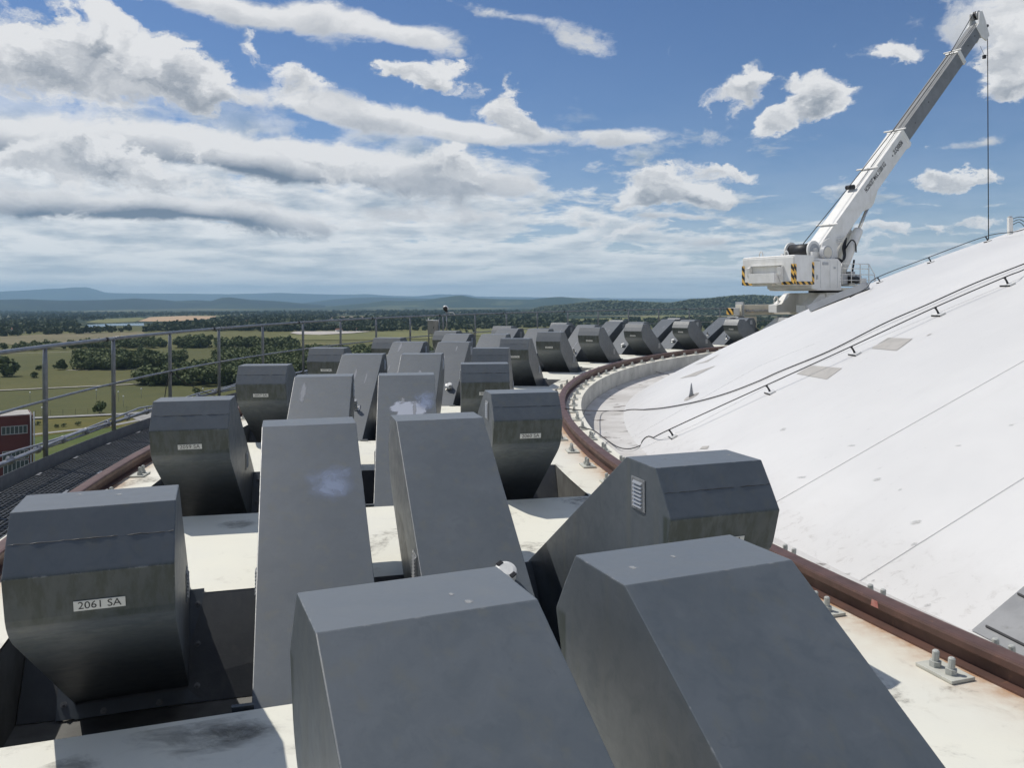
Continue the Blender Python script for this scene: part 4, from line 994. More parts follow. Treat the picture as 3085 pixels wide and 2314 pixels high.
# undercarriage
THC = math.degrees(math.atan2(SC.y - CY, SC.x - CX)); UR = Vector((math.cos(R_(THC)), math.sin(R_(THC)), 0)); UT = Vector((math.sin(R_(THC)), -math.cos(R_(THC)), 0))
MC = Matrix.Translation(SC) @ Matrix((UT, UR, UP)).transposed().to_4x4()         # local: along the rails, outward, up
RS = (SC - Vector((CX, CY, 0))).length
cbox('chassis_box', (0, .1, 1.28), (2.0, 2.0, .66), M['white'], .02, None, MC); cbox('chassis_top', (0, .1, 1.625), (2.2, 2.2, .03), M['white'], .005, None, MC)
for t_ in (-.75, .75): cbox('cross_beam', (t_, .03, .98), (.34, 4.3, .36), M['cream'], .015, None, MC)
for t_, o_ in ((-1.004, -.25), (-1.004, .55)): cbox('door_seam', (t_, o_, 1.28), (.008, .008, .6), M['lgrey'], 0, None, MC)
for l in (.85, -.62):
    bm = bm_new(); add_prism(bm, [(-1.25, 1.60), (-.9, 1.60), (-.9, .9), (-2.0, .9), (-2.0, 1.18), (-1.75, 1.22)], l - .22, l + .22, lambda u, v, w: MC @ Vector((u, w, v))); fixn(bm); cpart('gusset', bm, M['white'])
for r in (R_OUT, R_IN):
    o = r - RS
    cbox('end_carriage', (-.05, o, .98), (4.7, .36, .42), M['cream'], .015, None, MC)
    for s in (-1, 1):
        cbox('carriage_end_plate', (s * 2.32, o, 1.0), (.06, .46, .60), M['lgrey'], .005, None, MC)
        cbox('bogie', (s * 2.0, o, .48), (.9, .22, .50), M['cream'], .03, None, MC)
        cbox('buffer', (s * 2.62, o, .92), (.34, .30, .30), M['white'], .02, None, MC)
        for e in (-.26, .26):
            bm = bm_new(); c = MC @ Vector((s * 2.0 + e, o, .21)); add_tube(bm, [c - UR * .06, c + UR * .06], .205, 20); cpart('wheel', bm, M['rail'])
bm = bm_new(); add_box(bm, (0, 0, 0), (.05, .36, .26)); o = mesh_obj('hazard_stripe', bm, M['hazard'], crane); o.matrix_basis = Matrix.Translation(-Vector(crane.location)) @ MC @ Matrix.Translation((-2.815, R_OUT - RS, .93))
bm = bm_new(); add_box(bm, (0, 0, 0), (.30, .03, .10)); o = mesh_obj('hazard_stripe', bm, M['hazard'], crane); o.matrix_basis = Matrix.Translation(-Vector(crane.location)) @ MC @ Matrix.Translation((-2.05, R_OUT - RS - .30, .95))
cbox('guard_tube', (-.6, R_OUT - RS - .28, .95), (3.3, .08, .09), M['conduit'], .02, None, MC)
bm = bm_new(); add_tube(bm, [MC @ Vector((-1.72, .95 + .10 * math.cos(a) * 0 + .0, 1.25)) + UT * (.10 * math.cos(a)) + UP * (.14 * math.sin(a) + .1) for a in np.linspace(-.6, math.pi + .6, 12)], .035, 8); cpart('lifting_eye', bm, M['white'], None, True)
cbox('door_handle', (-.25, -1.61, 1.28), (.05, .02, .22), M['rubber'], .005, None, MC)

# ================================================================== cabinet and camera on the railing
p = on_ring(1304, R_HAND + .10); rz = math.atan2(p.y, p.x) - math.pi / 2
cbx = empty('junction_cabinet', p + Vector((0, 0, .55)), rz - .5, label='beige junction cabinet fixed to the guard railing behind the covers', cat='cabinet')
bm = bm_new(); add_box(bm, (0, 0, .16), (.22, .20, .36), None, .008); mesh_obj('housing', bm, M['beige'], cbx)
bm = bm_new(); add_box(bm, (0, -.104, .16), (.19, .008, .33), None, .003); dr = mesh_obj('door', bm, M['beige'], cbx)
bm = bm_new(); add_box(bm, (.08, -.112, .16), (.015, .012, .04)); mesh_obj('latch', bm, M['rubber'], dr)
bm = bm_new(); add_box(bm, (-.02, .0, .352), (.26, .24, .018), None, .004); mesh_obj('roof_plate', bm, M['cap'], cbx)
for x in (-.16, .16):
    bm = bm_new(); add_tube(bm, [(x, .05, -.55), (x, .05, .42)], .018, 8); mesh_obj('mount_post', bm, M['handrail'], cbx, True)
p = on_ring(1345, R_HAND + .05)
cm = empty('surveillance_camera', p + Vector((0, 0, HT)), .5, label='small black and white dome camera on a bracket above the guard railing', cat='camera')
bm = bm_new(); add_tube(bm, [(0, 0, -.45), (0, 0, .10)], .018, 8); mesh_obj('mast', bm, M['conduit'], cm, True)
bm = bm_new(); add_tube(bm, [(-.02, 0, .07), (.20, 0, .07), (.26, 0, .0)], .014, 6); mesh_obj('arm', bm, M['cap'], cm, True)
bm = bm_new(); bmesh.ops.create_uvsphere(bm, u_segments=16, v_segments=10, radius=.085, matrix=Matrix.Translation((-.02, 0, .20)) @ Matrix.Rotation(.6, 4, 'Y') @ Matrix.Diagonal((1, 1, .7, 1))); mesh_obj('hood', bm, M['cap'], cm, True)
bm = bm_new(); bmesh.ops.create_uvsphere(bm, u_segments=14, v_segments=10, radius=.066, matrix=Matrix.Translation((-.05, -.035, .185))); mesh_obj('lens_dome', bm, M['rubber'], cm, True)
bm = bm_new(); add_tube(bm, [(-.01, 0, .09), (-.01, 0, .14)], [.05, .035], 12); mesh_obj('base_mount', bm, M['rubber'], cm, True)
# ================================================================== landscape
GP = [(0, -56), (700, -56), (1200, -58), (2000, -64), (4000, -82), (8000, -112), (15000, -130), (90000, -130)]
def gz(r):
    for (a, za), (b, zb) in zip(GP, GP[1:]):
        if r <= b: t = (r - a) / (b - a); return za + (zb - za) * t
    return GP[-1][1]
def ground_px(px, py):
    """picture bearing and depression -> point on the land surface"""
    d = ray(px, py); hl = math.hypot(d.x, d.y); lo, hi = 1.0, 60000.0
    for _ in range(60):
        t = (lo + hi) / 2
        if EYE + d.z * t > gz(t * hl): lo = t
        else: hi = t
    t = (lo + hi) / 2; return Vector((d.x * t, t, gz(t * hl)))
def land_mat(name, c1, c2, s=.012, c3=None, fine=.25, amount=.5):
    m, nt, b = new_mat(name, c1, .95, spec=.1); p = position(nt)
    c = mixc(nt, noise(nt, p, s, 6, .6, .4).step(.35, .68), c1, c2)
    c = mixc(nt, noise(nt, p, fine, 6, .7).step(.45, .75) * amount, c, c3 or tuple(x * .6 for x in c1))
    nt.links.new(c.k, b.inputs['Base Color']); return m
def m_ground():
    m, nt, b = new_mat('countryside', (.08, .1, .05), .95, spec=.1); p = position(nt)
    w = noise(nt, p, .0016, 4, .6, color=True)
    q = vmath(nt, 'ADD', vmath(nt, 'MULTIPLY', p, (1., 1., 0.)), vmath(nt, 'MULTIPLY', vmath(nt, 'SUBTRACT', w, (.5, .5, .5)), (420., 420., 0.)))
    v = nt.nodes.new('ShaderNodeTexVoronoi'); v.inputs['Scale'].default_value = .0014; nt.links.new(q.k, v.inputs['Vector'])
    hs = nt.nodes.new('ShaderNodeSeparateXYZ'); nt.links.new(v.outputs['Color'], hs.inputs[0]); h = S(nt, hs.outputs[0]); h2 = S(nt, hs.outputs[1])
    c = mixc(nt, h.step(.2, .9), (.098, .100, .040), (.134, .130, .052))
    c = mixc(nt, h2.step(.72, .78) * .8, c, (.22, .19, .115))
    n = noise(nt, p, .03, 7, .65); c = mixc(nt, n.step(.4, .75) * .45, c, (.062, .078, .036))
    c = mixc(nt, noise(nt, p, .35, 5, .7).step(.5, .75) * .35, c, (.05, .062, .03))
    wood = noise(nt, p, .00085, 8, .62, .6)
    sx = nt.nodes.new('ShaderNodeSeparateXYZ'); nt.links.new(p.k, sx.inputs[0]); X, Y = S(nt, sx.outputs[0]), S(nt, sx.outputs[1])
    far = ((X * X + Y * Y)._m('SQRT')).step(1700., 2600.)
    c = mixc(nt, (wood + .03).step(.49, .515) * far, c, (.022, .034, .020))
    nt.links.new(c.k, b.inputs['Base Color']); return m
M['ground'] = m_ground()
def build_ground():
    bm = bm_new(); NA = 180; rs = [0] + [20 * 1.17 ** i for i in range(52)]
    rows = []
    for r in rs:
        rows.append([bm.verts.new((r * math.sin(2 * math.pi * i / NA), r * math.cos(2 * math.pi * i / NA), gz(r) + (0 if r < 900 else 0))) for i in range(NA)] if r else [bm.verts.new((0, 0, gz(0)))])
    for i in range(NA):
        bm.faces.new((rows[0][0], rows[1][i], rows[1][(i + 1) % NA]))
        for a, b in zip(rows[1:], rows[2:]): bm.faces.new((a[i], b[i], b[(i + 1) % NA], a[(i + 1) % NA]))
    fixn(bm); return mesh_obj('ground', bm, M['ground'], None, True, kind='structure')
build_ground()
def drape(name, poly, mat, lift, kind='structure', sub=6):
    """field outline (picture bearings of its corners) -> sheet draped on the land"""
    P = [ground_px(*p) for p in poly]; bm = bm_new(); V = []
    n = len(P); C = sum(P, Vector()) / n
    ring = []
    for i in range(n):
        a, b = P[i], P[(i + 1) % n]
        for k in range(sub): ring.append(a.lerp(b, k / sub))
    rows = []
    for s in (1.0, .66, .33):
        row = []
        for q in ring:
            w = C.lerp(q, s); row.append(bm.verts.new((w.x, w.y, gz(math.hypot(w.x, w.y)) + lift)))
        rows.append(row)
    c = bm.verts.new((C.x, C.y, gz(math.hypot(C.x, C.y)) + lift)); m = len(ring)
    for i in range(m):
        j = (i + 1) % m
        for a, b in zip(rows, rows[1:]): bm.faces.new((a[i], a[j], b[j], b[i]))
        bm.faces.new((rows[-1][i], rows[-1][j], c))
    fixn(bm); return mesh_obj(name, bm, mat, None, kind=kind)
TAN = land_mat('ripe_field', (.21, .18, .11), (.16, .145, .085)); OCH = land_mat('ochre_field', (.46, .32, .20), (.40, .29, .18)); PALE = land_mat('bare_pale_field', (.50, .46, .42), (.44, .41, .37))
YG = land_mat('yellow_green_field', (.185, .182, .078), (.145, .150, .066)); GRN = land_mat('meadow', (.082, .112, .034), (.112, .124, .042), .05); DRY = land_mat('dry_meadow', (.145, .126, .036), (.108, .106, .036), .05)
MGR = land_mat('mown_field', (.118, .114, .045), (.098, .100, .038), .02); TRK = land_mat('gravel', (.40, .38, .33), (.32, .30, .26), .2); ASP = land_mat('pale_asphalt', (.34, .335, .32), (.28, .275, .265), .2)
WAT = new_mat('water', (.10, .14, .17), .08, spec=.6)[0]
drape('field', [(0, 1036), (0, 1014), (180, 1006), (430, 1000), (445, 1012), (300, 1029), (200, 1038), (100, 1046)], TAN, .6)
drape('field', [(415, 969), (450, 956), (560, 952), (652, 953), (640, 961), (520, 969)], OCH, .9)
drape('field', [(255, 972), (300, 962), (420, 957), (440, 960), (405, 970), (320, 974)], YG, .7)
drape('pond', [(262, 988), (262, 979), (330, 976), (433, 974), (434, 982), (345, 982)], WAT, .8)
drape('pond', [(445, 980), (510, 977), (512, 979), (450, 982)], WAT, .8)
drape('field', [(872, 1004), (890, 1000), (1000, 999), (1118, 999.5), (1060, 1005), (960, 1010), (895, 1008)], PALE, .9)
drape('field', [(837, 1013), (900, 1009), (960, 1011), (1060, 1006), (1120, 1001), (1300, 996), (1300, 1022), (1100, 1024), (900, 1026)], YG, .6)
drape('field', [(1380, 1000), (1420, 992), (1560, 988), (1720, 985), (1720, 1004), (1500, 1012), (1390, 1014)], YG, .6)
drape('field', [(1690, 970), (1700, 963), (1900, 957), (2060, 946), (2092, 947), (2092, 958), (1900, 966), (1800, 971)], YG, .8)
drape('field', [(990, 962), (1000, 953), (1150, 953), (1200, 957), (1120, 964)], land_mat('ploughed', (.17, .13, .10), (.14, .11, .085)), .7)
drape('field', [(0, 1120), (230, 1110), (500, 1108), (470, 1128), (340, 1160), (0, 1178)], MGR, .35)
drape('meadow', [(-60, 1330), (100, 1268), (360, 1254), (520, 1250), (520, 1275), (330, 1290), (100, 1318)], DRY, .30)
drape('meadow', [(-60, 1420), (-60, 1332), (100, 1319), (330, 1291), (420, 1283), (470, 1330), (300, 1420)], GRN, .30)
def road(name, pts, w, mat, lift=.5):
    P = [ground_px(*p) for p in pts]; bm = bm_new(); rows = []
    for i, q in enumerate(P):
        t = (P[min(i + 1, len(P) - 1)] - P[max(i - 1, 0)]); t.z = 0; t.normalize(); s = Vector((-t.y, t.x, 0)) * w / 2
        rows.append((bm.verts.new(q + s + UP * lift), bm.verts.new(q - s + UP * lift)))
    for a, b in zip(rows, rows[1:]): bm.faces.new((a[0], b[0], b[1], a[1]))
    fixn(bm); return mesh_obj(name, bm, mat, None, kind='structure')
road('track', [(-120, 1184), (0, 1178), (150, 1171), (342, 1162), (420, 1158)], 5, TRK); road('road', [(-60, 1272), (97, 1262), (250, 1255), (360, 1250), (460, 1243)], 6, ASP); road('path', [(-40, 1330), (100, 1312), (250, 1295), (345, 1283), (420, 1268), (450, 1258)], 4, ASP, .45)
road('track', [(0, 1068), (120, 1064), (300, 1058)], 4, TRK); road('track', [(200, 1117), (320, 1116), (420, 1114)], 4, TRK)
drape('forecourt', [(395, 1262), (470, 1242), (560, 1240), (560, 1268), (430, 1276)], ASP, .55)

# ---- leaf-clump trees
def crown_template(n, seed, spread=1.0, leaf=.16):
    """n leaf-clump quads spread through a lumpy crown of unit height; returns (n,4,3)"""
    g = np.random.default_rng(seed); lobes = 6 + seed % 4
    lc = np.stack([g.uniform(-.26, .26, lobes), g.uniform(-.26, .26, lobes), g.uniform(.28, .80, lobes)], 1); lr = g.uniform(.16, .27, lobes)
    lc[0] = (0, 0, .55); lr[0] = .30
    k = g.integers(0, lobes, n); d = g.normal(size=(n, 3)); d /= np.linalg.norm(d, axis=1)[:, None]
    r = lr[k] * g.uniform(.55, 1.05, n) ; c = lc[k] + d * r[:, None]; c[:, 2] = np.clip(c[:, 2], .10, 1.0)
    nrm = d + g.normal(scale=.7, size=(n, 3)); nrm /= np.linalg.norm(nrm, axis=1)[:, None]
    a = np.cross(nrm, g.normal(size=(n, 3))); a /= np.linalg.norm(a, axis=1)[:, None]; b = np.cross(nrm, a)
    s = leaf * g.uniform(.6, 1.3, n)[:, None] / 2
    q = np.stack([c - a * s - b * s * .8, c + a * s - b * s, c + a * s * .8 + b * s, c - a * s + b * s * .9], 1)
    q[:, :, :2] *= spread; return q
def leaf_mat(name, c1, c2, sc=.12):
    m, nt, b = new_mat(name, c1, .8, spec=.25); p = position(nt)
    c = mixc(nt, noise(nt, p, sc, 3, .6).step(.35, .68), c1, c2); c = mixc(nt, noise(nt, p, sc * 9, 3, .6).step(.4, .7) * .5, c, tuple(x * 1.5 for x in c2))
    nt.links.new(c.k, b.inputs['Base Color']); b.inputs['Subsurface Weight'].default_value = 0.0; return m
M['leaf1'] = leaf_mat('oak_foliage', (.074, .096, .040), (.130, .152, .060)); M['leaf2'] = leaf_mat('far_foliage', (.042, .057, .030), (.072, .088, .043), .02); M['leaf3'] = leaf_mat('light_foliage', (.060, .085, .032), (.095, .12, .045), .05)
M['bark'] = worn('bark', (.07, .055, .04), (.05, .04, .03), 3., .9, bstr=0)
def quads_mesh(name, Q):
    n = len(Q); me = bpy.data.meshes.new(name); me.vertices.add(n * 4); me.loops.add(n * 4); me.polygons.add(n)
    me.vertices.foreach_set('co', Q.reshape(-1).astype(np.float32)); me.loops.foreach_set('vertex_index', np.arange(n * 4, dtype=np.int32))
    me.polygons.foreach_set('loop_start', np.arange(0, n * 4, 4, dtype=np.int32)); me.polygons.foreach_set('loop_total', np.full(n, 4, dtype=np.int32))
    me.update(); me.validate(); return me
def in_poly(x, y, P):
    c = False; j = len(P) - 1
    for i in range(len(P)):
        if (P[i][1] > y) != (P[j][1] > y) and x < (P[j][0] - P[i][0]) * (y - P[i][1]) / (P[j][1] - P[i][1]) + P[i][0]: c = not c
        j = i
    return c
def wood(name, poly, count, h, nq, mat, leaf=.2, label='', spread=1.1, lift=0.0, zfn=None):
    """scatter trees over the ground polygon; the mass of a far wood is one thing nobody could count"""
    P = [ground_px(*p) for p in poly]; pts = []; xs = [p.x for p in P]; ys = [p.y for p in P]; tries = 0
    T = [crown_template(nq, 100 + k, spread, leaf) for k in range(6)]
    while len(pts) < count and tries < count * 60:
        tries += 1; x = random.uniform(min(xs), max(xs)); y = min(ys) + (max(ys) - min(ys)) * random.random()
        if in_poly(x, y, [(p.x, p.y) for p in P]): pts.append((x, y))
    out = []
    for i, (x, y) in enumerate(pts):
        q = T[i % 6].copy(); a = random.uniform(0, 6.28); hh = h * random.uniform(.65, 1.2); c, s = math.cos(a), math.sin(a); w = hh * random.uniform(.85, 1.25)
        X = q[..., 0] * c - q[..., 1] * s; Y = q[..., 0] * s + q[..., 1] * c
        out.append(np.stack([X * w + x, Y * w + y, q[..., 2] * hh + gz(math.hypot(x, y)) - .06 * hh + lift], -1))
    return mesh_obj(name, quads_mesh(name, np.concatenate(out)), mat, None, label=label, cat='wood', kind='stuff')
wood('wood', [(224, 1115), (262, 1106), (420, 1096), (548, 1097), (545, 1106), (430, 1113), (300, 1118)], 95, 14, 560, M['leaf1'], .09, 'dark broadleaf wood in the middle of the green fields')
wood('wood', [(225, 1077), (250, 1073), (370, 1070), (380, 1078), (300, 1080)], 40, 10, 260, M['leaf1'], .12, 'low grey green copse behind the dark wood')
wood('wood', [(530, 1048), (545, 1043), (615, 1042), (628, 1047), (600, 1050)], 60, 14, 300, M['leaf1'], .12, 'round topped copse on the field seen between the railing posts')
wood('wood', [(385, 1164), (400, 1152), (520, 1142), (600, 1128), (640, 1104), (660, 1082), (800, 1075), (900, 1075), (1060, 1074), (1280, 1072), (1330, 1095), (900, 1130), (720, 1168), (560, 1162)], 620, 13, 480, M['leaf1'], .09, 'large leafy wood below the railing beyond the covers')
wood('wood', [(390, 1160), (440, 1150), (560, 1135), (700, 1110), (900, 1090), (900, 1120), (700, 1155), (500, 1160)], 110, 11, 420, M['leaf3'], .10, 'paler green scrub growing through the large wood')
wood('wood', [(655, 1052), (660, 1046), (760, 1040), (900, 1046), (900, 1054), (760, 1052)], 120, 13, 200, M['leaf1'], .13, 'dark copse behind the large wood')
wood('wood', [(0, 1056), (60, 1052), (200, 1048), (320, 1042), (445, 1036), (505, 1046), (440, 1052), (230, 1053), (100, 1058)], 170, 11, 220, M['leaf1'], .13, 'hedgerow of dark trees beside the tan field')
wood('wood', [(0, 1013), (90, 1009), (180, 1005), (430, 999), (510, 992), (640, 985), (860, 983), (880, 996), (850, 1000), (600, 998), (450, 1000), (0, 1016)], 320, 15, 60, M['leaf2'], .24, 'dark wood edge behind the tan field')
wood('wood', [(0, 1006), (0, 972), (225, 970), (235, 1000), (260, 1004), (455, 999), (470, 986), (640, 972), (900, 970), (1000, 985), (880, 996), (430, 1000), (180, 1006)], 900, 16, 30, M['leaf2'], .34, 'broad dark forest round the pond')
wood('wood', [(640, 966), (700, 956), (1000, 948), (1010, 956), (980, 968), (900, 974)], 420, 17, 26, M['leaf2'], .36, 'dark forest right of the ochre field')
wood('wood', [(0, 966), (0, 940), (420, 944), (660, 944), (1000, 940), (1500, 938), (1700, 944), (1700, 952), (1200, 952), (1000, 950), (640, 952), (430, 955), (260, 968)], 1900, 18, 16, M['leaf2'], .45, 'long dark forest belt across the plain')
wood('wood', [(1010, 968), (1200, 958), (1700, 950), (1700, 975), (1500, 985), (1300, 984), (1200, 990), (1040, 984)], 900, 17, 26, M['leaf2'], .36, 'dark forest behind the junction cabinet')
wood('wood', [(1000, 998), (1120, 996), (1300, 993), (1420, 990), (1720, 982), (1720, 986), (1420, 994), (1300, 997), (1120, 999), (1000, 999)], 170, 11, 60, M['leaf2'], .24, 'line of field trees behind the yellow green field')
wood('wood', [(800, 1000), (830, 993), (1000, 992), (1100, 994), (1100, 998), (1000, 998), (880, 999)], 150, 14, 70, M['leaf2'], .24, 'tree belt behind the bare pale field')
wood('wood', [(1690, 975), (1760, 972), (1880, 968), (2100, 960), (2400, 965), (2400, 990), (1900, 1000), (1690, 1000)], 420, 13, 60, M['leaf2'], .24, 'hedges and gardens below the wooded hill')
def single_tree(px, py, h, label, spread=1.15, nq=650, mat='leaf1'):
    p = ground_px(px, py); root = empty('field_tree', p, random.uniform(0, 6), label=label, cat='tree', group='single trees in the fields')
    q = crown_template(nq, random.randint(0, 999), spread, .13) * h
    mesh_obj('crown', quads_mesh('crown', q), M[mat], root)
    bm = bm_new(); add_tube(bm, [(0, 0, -.3), (.02 * h, 0, .22 * h), (0, .02 * h, .5 * h)], [.035 * h, .025 * h, .012 * h], 7)
    for a in range(4): add_tube(bm, [(0, 0, .25 * h), (.16 * h * math.cos(a * 1.6), .16 * h * math.sin(a * 1.6), .5 * h)], [.014 * h, .005 * h], 5)
    mesh_obj('trunk', bm, M['bark'], root)
single_tree(28, 1136, 16, 'large dark spreading tree standing alone in the field left of the railing', 1.35, 900)
single_tree(181, 1115, 9.5, 'slim tree with bare trunk on the dirt line in the field'); single_tree(116, 1117, 5, 'small round bush on the dirt line in the field', 1.4, 300); single_tree(163, 1112, 4, 'tiny bush beside the slim field tree', 1.3, 200)
single_tree(100, 1140, 5, 'low wide bush in front of the lone dark tree', 1.6, 300); single_tree(298, 1246, 7.5, 'dark conical shrub tree beside the perimeter road', 1.0, 350); single_tree(557, 1060, 6, 'lone bush in the field below the round copse', 1.0, 250); single_tree(590, 1190, 5, 'small bush at the near edge of the large wood', 1.2, 250)
for i, (px, py, h) in enumerate(((168, 1290, 2.2), (190, 1288, 2.0), (233, 1284, 2.4), (113, 1283, 2.2))):
    single_tree(px, py, h, 'low shrub on the dry meadow, %s from the red building' % ordn[i], 1.6, 120)
for i, (px, py, h) in enumerate(((1355, 1006, 9), (1405, 1004, 7), (1428, 1005, 12), (1385, 1005, 6))):
    single_tree(px, py, h, 'small distant tree on the yellow green field, %s from the surveillance camera' % ordn[i], 1.0, 150, 'leaf2')

# ---- hills
def m_hill(name, c1, c2, s):
    m, nt, b = new_mat(name, c1, .95, spec=.05); p = position(nt)
    c = mixc(nt, noise(nt, p, s, 7, .62, .5).step(.50, .60), c1, c2); c = mixc(nt, noise(nt, p, s * 6, 5, .65).step(.4, .7) * .4, c, tuple(x * .7 for x in c1))
    nt.links.new(c.k, b.inputs['Base Color']); return m
def hill(name, sil, dist, depth, mat, seed, base=None, na=220, nd=26, rough=.06):
    """ridge whose crest stands at the given distance; sil = crest heights by bearing"""
    g = np.random.default_rng(seed); xs = np.array([p[0] for p in sil], float); ys = np.array([p[1] for p in sil], float)
    bm = bm_new(); rows = []
    ph = g.uniform(0, 6.28, 12); base = base if base is not None else gz(dist) - 4
    PX = np.linspace(xs[0], xs[-1], na)
    for i, px in enumerate(PX):
        y = float(np.interp(px, xs, ys)); k = (px - 1542.5) / F_; a = math.atan(k)
        crest = EYE + (Y0 + ROLL * (px - 1542.5) - y) / F_ * dist * math.cos(a) - base
        row = []
        for j in range(nd + 1):
            t = j / nd * 2 - 1; rr = dist + depth * t
            prof = (math.cos(t * math.pi) * .5 + .5) ** .8 if t < 0 else (math.cos(t * math.pi) * .5 + .5)
            wob = sum(math.sin(a * (9 + 7 * q) * 6 + t * (3 + q) + ph[q]) / (q + 1) for q in range(6)) * rough * (1 - abs(t)) * abs(t) * 4
            z = base + max(crest, 3) * min(1.0, max(0, prof + wob * prof)) * (1 if t else 1)
            row.append(bm.verts.new((rr * math.sin(a), rr * math.cos(a), z)))
        rows.append(row)
    for A, B in zip(rows, rows[1:]):
        for j in range(nd): bm.faces.new((A[j], A[j + 1], B[j + 1], B[j]))
    fixn(bm); return mesh_obj(name, bm, mat, None, True, kind='structure')
FAR = m_hill('far_mountain', (.018, .028, .030), (.035, .048, .036), .0006); MID = m_hill('mid_hill', (.028, .042, .026), (.10, .11, .06), .0009); NEAR = m_hill('near_hill', (.022, .034, .018), (.032, .045, .022), .004)
hill('mountain_range', [(-900, 886), (-400, 880), (0, 878), (122, 872), (183, 869.6), (228, 865.6), (260, 864.8), (285, 871), (317, 881), (346, 883), (468, 884), (692, 886), (773, 884), (836, 882), (945, 886), (1053, 887), (1107, 886), (1180, 891), (1254, 892.5), (1323, 886), (1354, 887), (1408, 887.7), (1435, 893), (1600, 895), (1777, 898), (1817, 897), (1862, 899), (1943, 899), (2050, 901), (2105, 898), (2200, 903), (2600, 900), (3085, 896), (3900, 890)], 34000, 7000, FAR, 1, na=420)
hill('mountain_range', [(-900, 905), (0, 903), (81, 901), (175, 905), (244, 905), (325, 903), (407, 899), (488, 903), (529, 907), (590, 904), (635, 907), (667, 897), (692, 895), (753, 903), (836, 907), (908, 914), (980, 920)], 14000, 2600, FAR, 2, na=260)
hill('mountain_range', [(860, 918), (908, 914), (999, 902), (1071, 897), (1143, 895), (1200, 897), (1300, 900), (1400, 905), (1500, 912)], 20000, 3500, FAR, 3, na=120)
hill('mountain_range', [(980, 924), (1035, 919), (1107, 913), (1162, 905), (1200, 907), (1272, 905), (1327, 897), (1372, 891), (1390, 890), (1435, 898), (1507, 901), (1600, 902), (1654, 896), (1690, 894), (1727, 897), (1763, 898), (1790, 902), (1850, 907), (2100, 912), (2600, 905), (3900, 900)], 13000, 2400, MID, 4, na=300)
near_sil = [(1560, 945), (1600, 936), (1636, 927), (1700, 922), (1763, 915), (1805, 910), (1842, 909), (1890, 911), (1969, 916), (2016, 918), (2048, 912), (2080, 906), (2127, 904), (2175, 898), (2222, 895), (2263, 893), (2301, 895), (2330, 897), (2400, 895), (2700, 890), (3085, 890), (3900, 900)]
hill('wooded_hill', near_sil, 5200, 1500, NEAR, 5, na=200)
def hill_wood(name, sil, dist, depth, base, count, h, nq, label):
    xs = [p[0] for p in sil]; ys = [p[1] for p in sil]; T = [crown_template(nq, 300 + k, 1.2, .42) for k in range(6)]; out = []
    for i in range(count):
        px = random.uniform(xs[0], 2600); t = random.uniform(-.85, .12) if random.random() > .35 else random.uniform(-.12, .06); y = float(np.interp(px, xs, ys)); a = math.atan((px - 1542.5) / F_)
        crest = max(EYE + (Y0 + ROLL * (px - 1542.5) - y) / F_ * dist * math.cos(a) - base, 3); prof = (math.cos(t * math.pi) * .5 + .5) ** (.8 if t < 0 else 1)
        rr = dist + depth * t; q = T[i % 6]; hh = h * random.uniform(.6, 1.2); w = hh * 1.2
        out.append(np.stack([q[..., 0] * w + rr * math.sin(a), q[..., 1] * w + rr * math.cos(a), q[..., 2] * hh + base + crest * prof - .35 * hh], -1))
    return mesh_obj(name, quads_mesh(name, np.concatenate(out)), M['leaf2'], None, label=label, cat='wood', kind='stuff')
hill_wood('wood', near_sil, 5200, 1500, gz(5200) - 4, 5200, 18, 14, 'dark forest covering the hill behind the crane')

# ---- red building, village houses, lamps, fence
bp = ground_px(97, 1420); bp.z = 0
bd = Vector((97 - 1542.5, F_, 0)).normalized() * 255; bx = Vector((bd.x, bd.y, -56)); yaw = R_(33)
rb = empty('red_building', bx, yaw, label='dark red office block with strip windows below the walkway', cat='building')
RED = worn('red_cladding', (.115, .024, .025), (.095, .020, .021), .3, .55, bstr=0); GLS = new_mat('window_glass', (.06, .08, .09), .1)[0]; ROOFM = land_mat('pale_roof', (.45, .43, .40), (.38, .36, .34), .3)
HB = 1.5 - (1250 - 905.1) / F_ * 255 * math.cos(math.atan((97 - 1542.5) / F_)) + 56
bm = bm_new(); add_box(bm, (-22, 6, HB / 2), (44, 12, HB)); mesh_obj('wall', bm, RED, rb)
bm = bm_new(); add_box(bm, (-22, 6, HB + .12), (43, 11, .2)); mesh_obj('roof', bm, ROOFM, rb)
WHT = M['lgrey']
for x0, x1, zt, zb in ((-7.0, -1.3, 2.6, 4.6), (-6.8, -1.0, 9.0, 11.2), (-6.6, -1.0, 11.6, 15.5), (-6.4, -1.0, 18.5, 20.5), (-20, -10, 9.0, 11.2), (-20, -10, 18.5, 20.5)):
    n = max(2, int((x1 - x0) / .85)); bm = bm_new(); add_box(bm, ((x0 + x1) / 2, -.03, HB - (zt + zb) / 2), (x1 - x0, .08, zb - zt)); wn = mesh_obj('window', bm, GLS, rb)
    for i in range(n + 1):
        bm = bm_new(); add_box(bm, (x0 + (x1 - x0) * i / n, -.08, HB - (zt + zb) / 2), (.16, .1, zb - zt)); mesh_obj('mullion', bm, WHT, wn)
    for z in (zt, zb):
        bm = bm_new(); add_box(bm, ((x0 + x1) / 2, -.08, HB - z), (x1 - x0 + .2, .12, .16)); mesh_obj('frame', bm, WHT, wn)
for x in (-.5, .25):
    bm = bm_new(); add_tube(bm, [(x, -.35, 0), (x, -.35, HB + .8)], .16, 8); mesh_obj('pipe', bm, M['lgrey'], rb, True)
lamp_w = new_mat('lamp_globe', (.8, .8, .78), .3)[0]
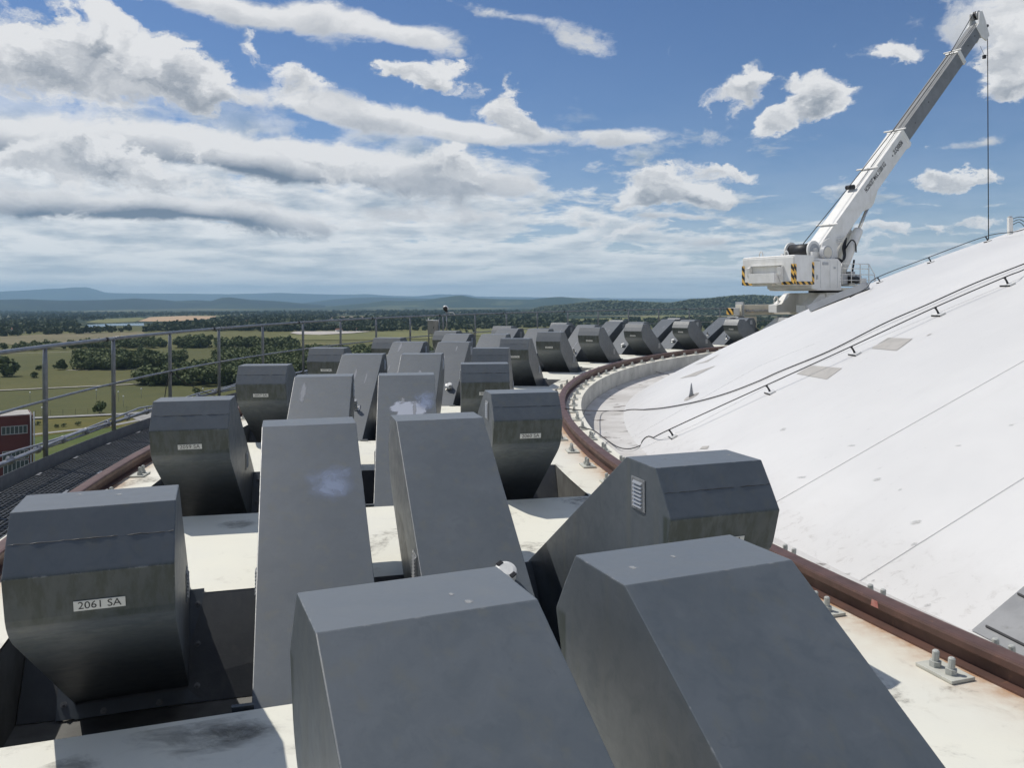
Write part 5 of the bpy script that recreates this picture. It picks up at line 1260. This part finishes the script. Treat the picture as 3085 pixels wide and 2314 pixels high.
for i, (px, py) in enumerate(((89, 1212), (289, 1204), (424, 1200), (125, 1262), (370, 1225), (355, 1210), (610, 1200))):
    p = ground_px(px, py); lm = empty('street_lamp', p, label='thin lamp post with white globe, %s along the perimeter field' % ordn[i], cat='lamp', group='globe lamps in the field')
    bm = bm_new(); add_tube(bm, [(0, 0, 0), (0, 0, 5.2)], [.09, .06], 6); mesh_obj('pole', bm, M['handrail'], lm, True)
    bm = bm_new(); bmesh.ops.create_icosphere(bm, subdivisions=2, radius=.42, matrix=Matrix.Translation((0, 0, 5.5))); mesh_obj('globe', bm, lamp_w, lm, True)
fn = [ground_px(*p) for p in ((60, 1258), (150, 1253), (300, 1247), (420, 1240), (520, 1236))]
fe = empty('perimeter_fence', fn[0], label='thin wire perimeter fence along the road beyond the red building', cat='fence')
acc = 0
for a, b in zip(fn, fn[1:]):
    L = (b - a).length; n = int(L / 5)
    for i in range(n):
        q = a.lerp(b, i / n) - fn[0]; bm = bm_new(); add_tube(bm, [q, q + Vector((0, 0, 3.0))], .06, 5); mesh_obj('post', bm, M['rubber'], fe)
    for z in (.9, 1.7, 2.6):
        bm = bm_new(); add_tube(bm, [a - fn[0] + UP * z, b - fn[0] + UP * z], .02, 4); mesh_obj('wire', bm, M['rubber'], fe)
HW = new_mat('house_white', (.62, .60, .56), .8)[0]; HR = new_mat('house_roof', (.22, .10, .07), .85)[0]
for i, (px, py, s) in enumerate(((262, 1003, 10), (1083, 998, 9), (1020, 1000, 9), (28, 1000, 12), (62, 1002, 12), (8, 1004, 10), (1585, 986, 10), (1640, 984, 10), (1700, 985, 12), (720, 976, 14), (750, 976, 14), (2070, 975, 9), (1960, 978, 9))):
    p = ground_px(px, py); hs = empty('farm_house', p, random.uniform(0, 3), label='tiny distant house with pitched roof, %s among the far fields' % ordn[i], cat='house', group='distant houses on the plain')
    bm = bm_new(); add_box(bm, (0, 0, s * .22), (s * 1.3, s * .8, s * .44)); mesh_obj('wall', bm, HW, hs)
    bm = bm_new(); add_prism(bm, [(-.45 * s, .44 * s), (.45 * s, .44 * s), (0, .75 * s)], -.68 * s, .68 * s, lambda u, v, w: Vector((w, u, v))); fixn(bm); mesh_obj('roof', bm, HR if i else HW, hs)

# ================================================================== air
m = bpy.data.materials.new('haze_air'); m.use_nodes = True; nt = m.node_tree; nt.nodes.clear()
o_ = nt.nodes.new('ShaderNodeOutputMaterial'); pv_ = nt.nodes.new('ShaderNodeVolumePrincipled'); pv_.inputs['Color'].default_value = (.50, .76, 1.0, 1); pv_.inputs['Density'].default_value = HAZE = 3.9e-5; pv_.inputs['Anisotropy'].default_value = 0.0
nt.links.new(pv_.outputs[0], o_.inputs['Volume'])
bm = bm_new(); add_box(bm, (0, 0, (-140 + 620) / 2), (86000, 86000, 760)); hz_ = mesh_obj('haze', bm, m, None, kind='stuff', label='thin blue air over the whole countryside', cat='haze')
scene.cycles.volume_bounces = 3; scene.cycles.max_bounces = 6; scene.cycles.use_adaptive_sampling = True; scene.cycles.adaptive_threshold = 0.02
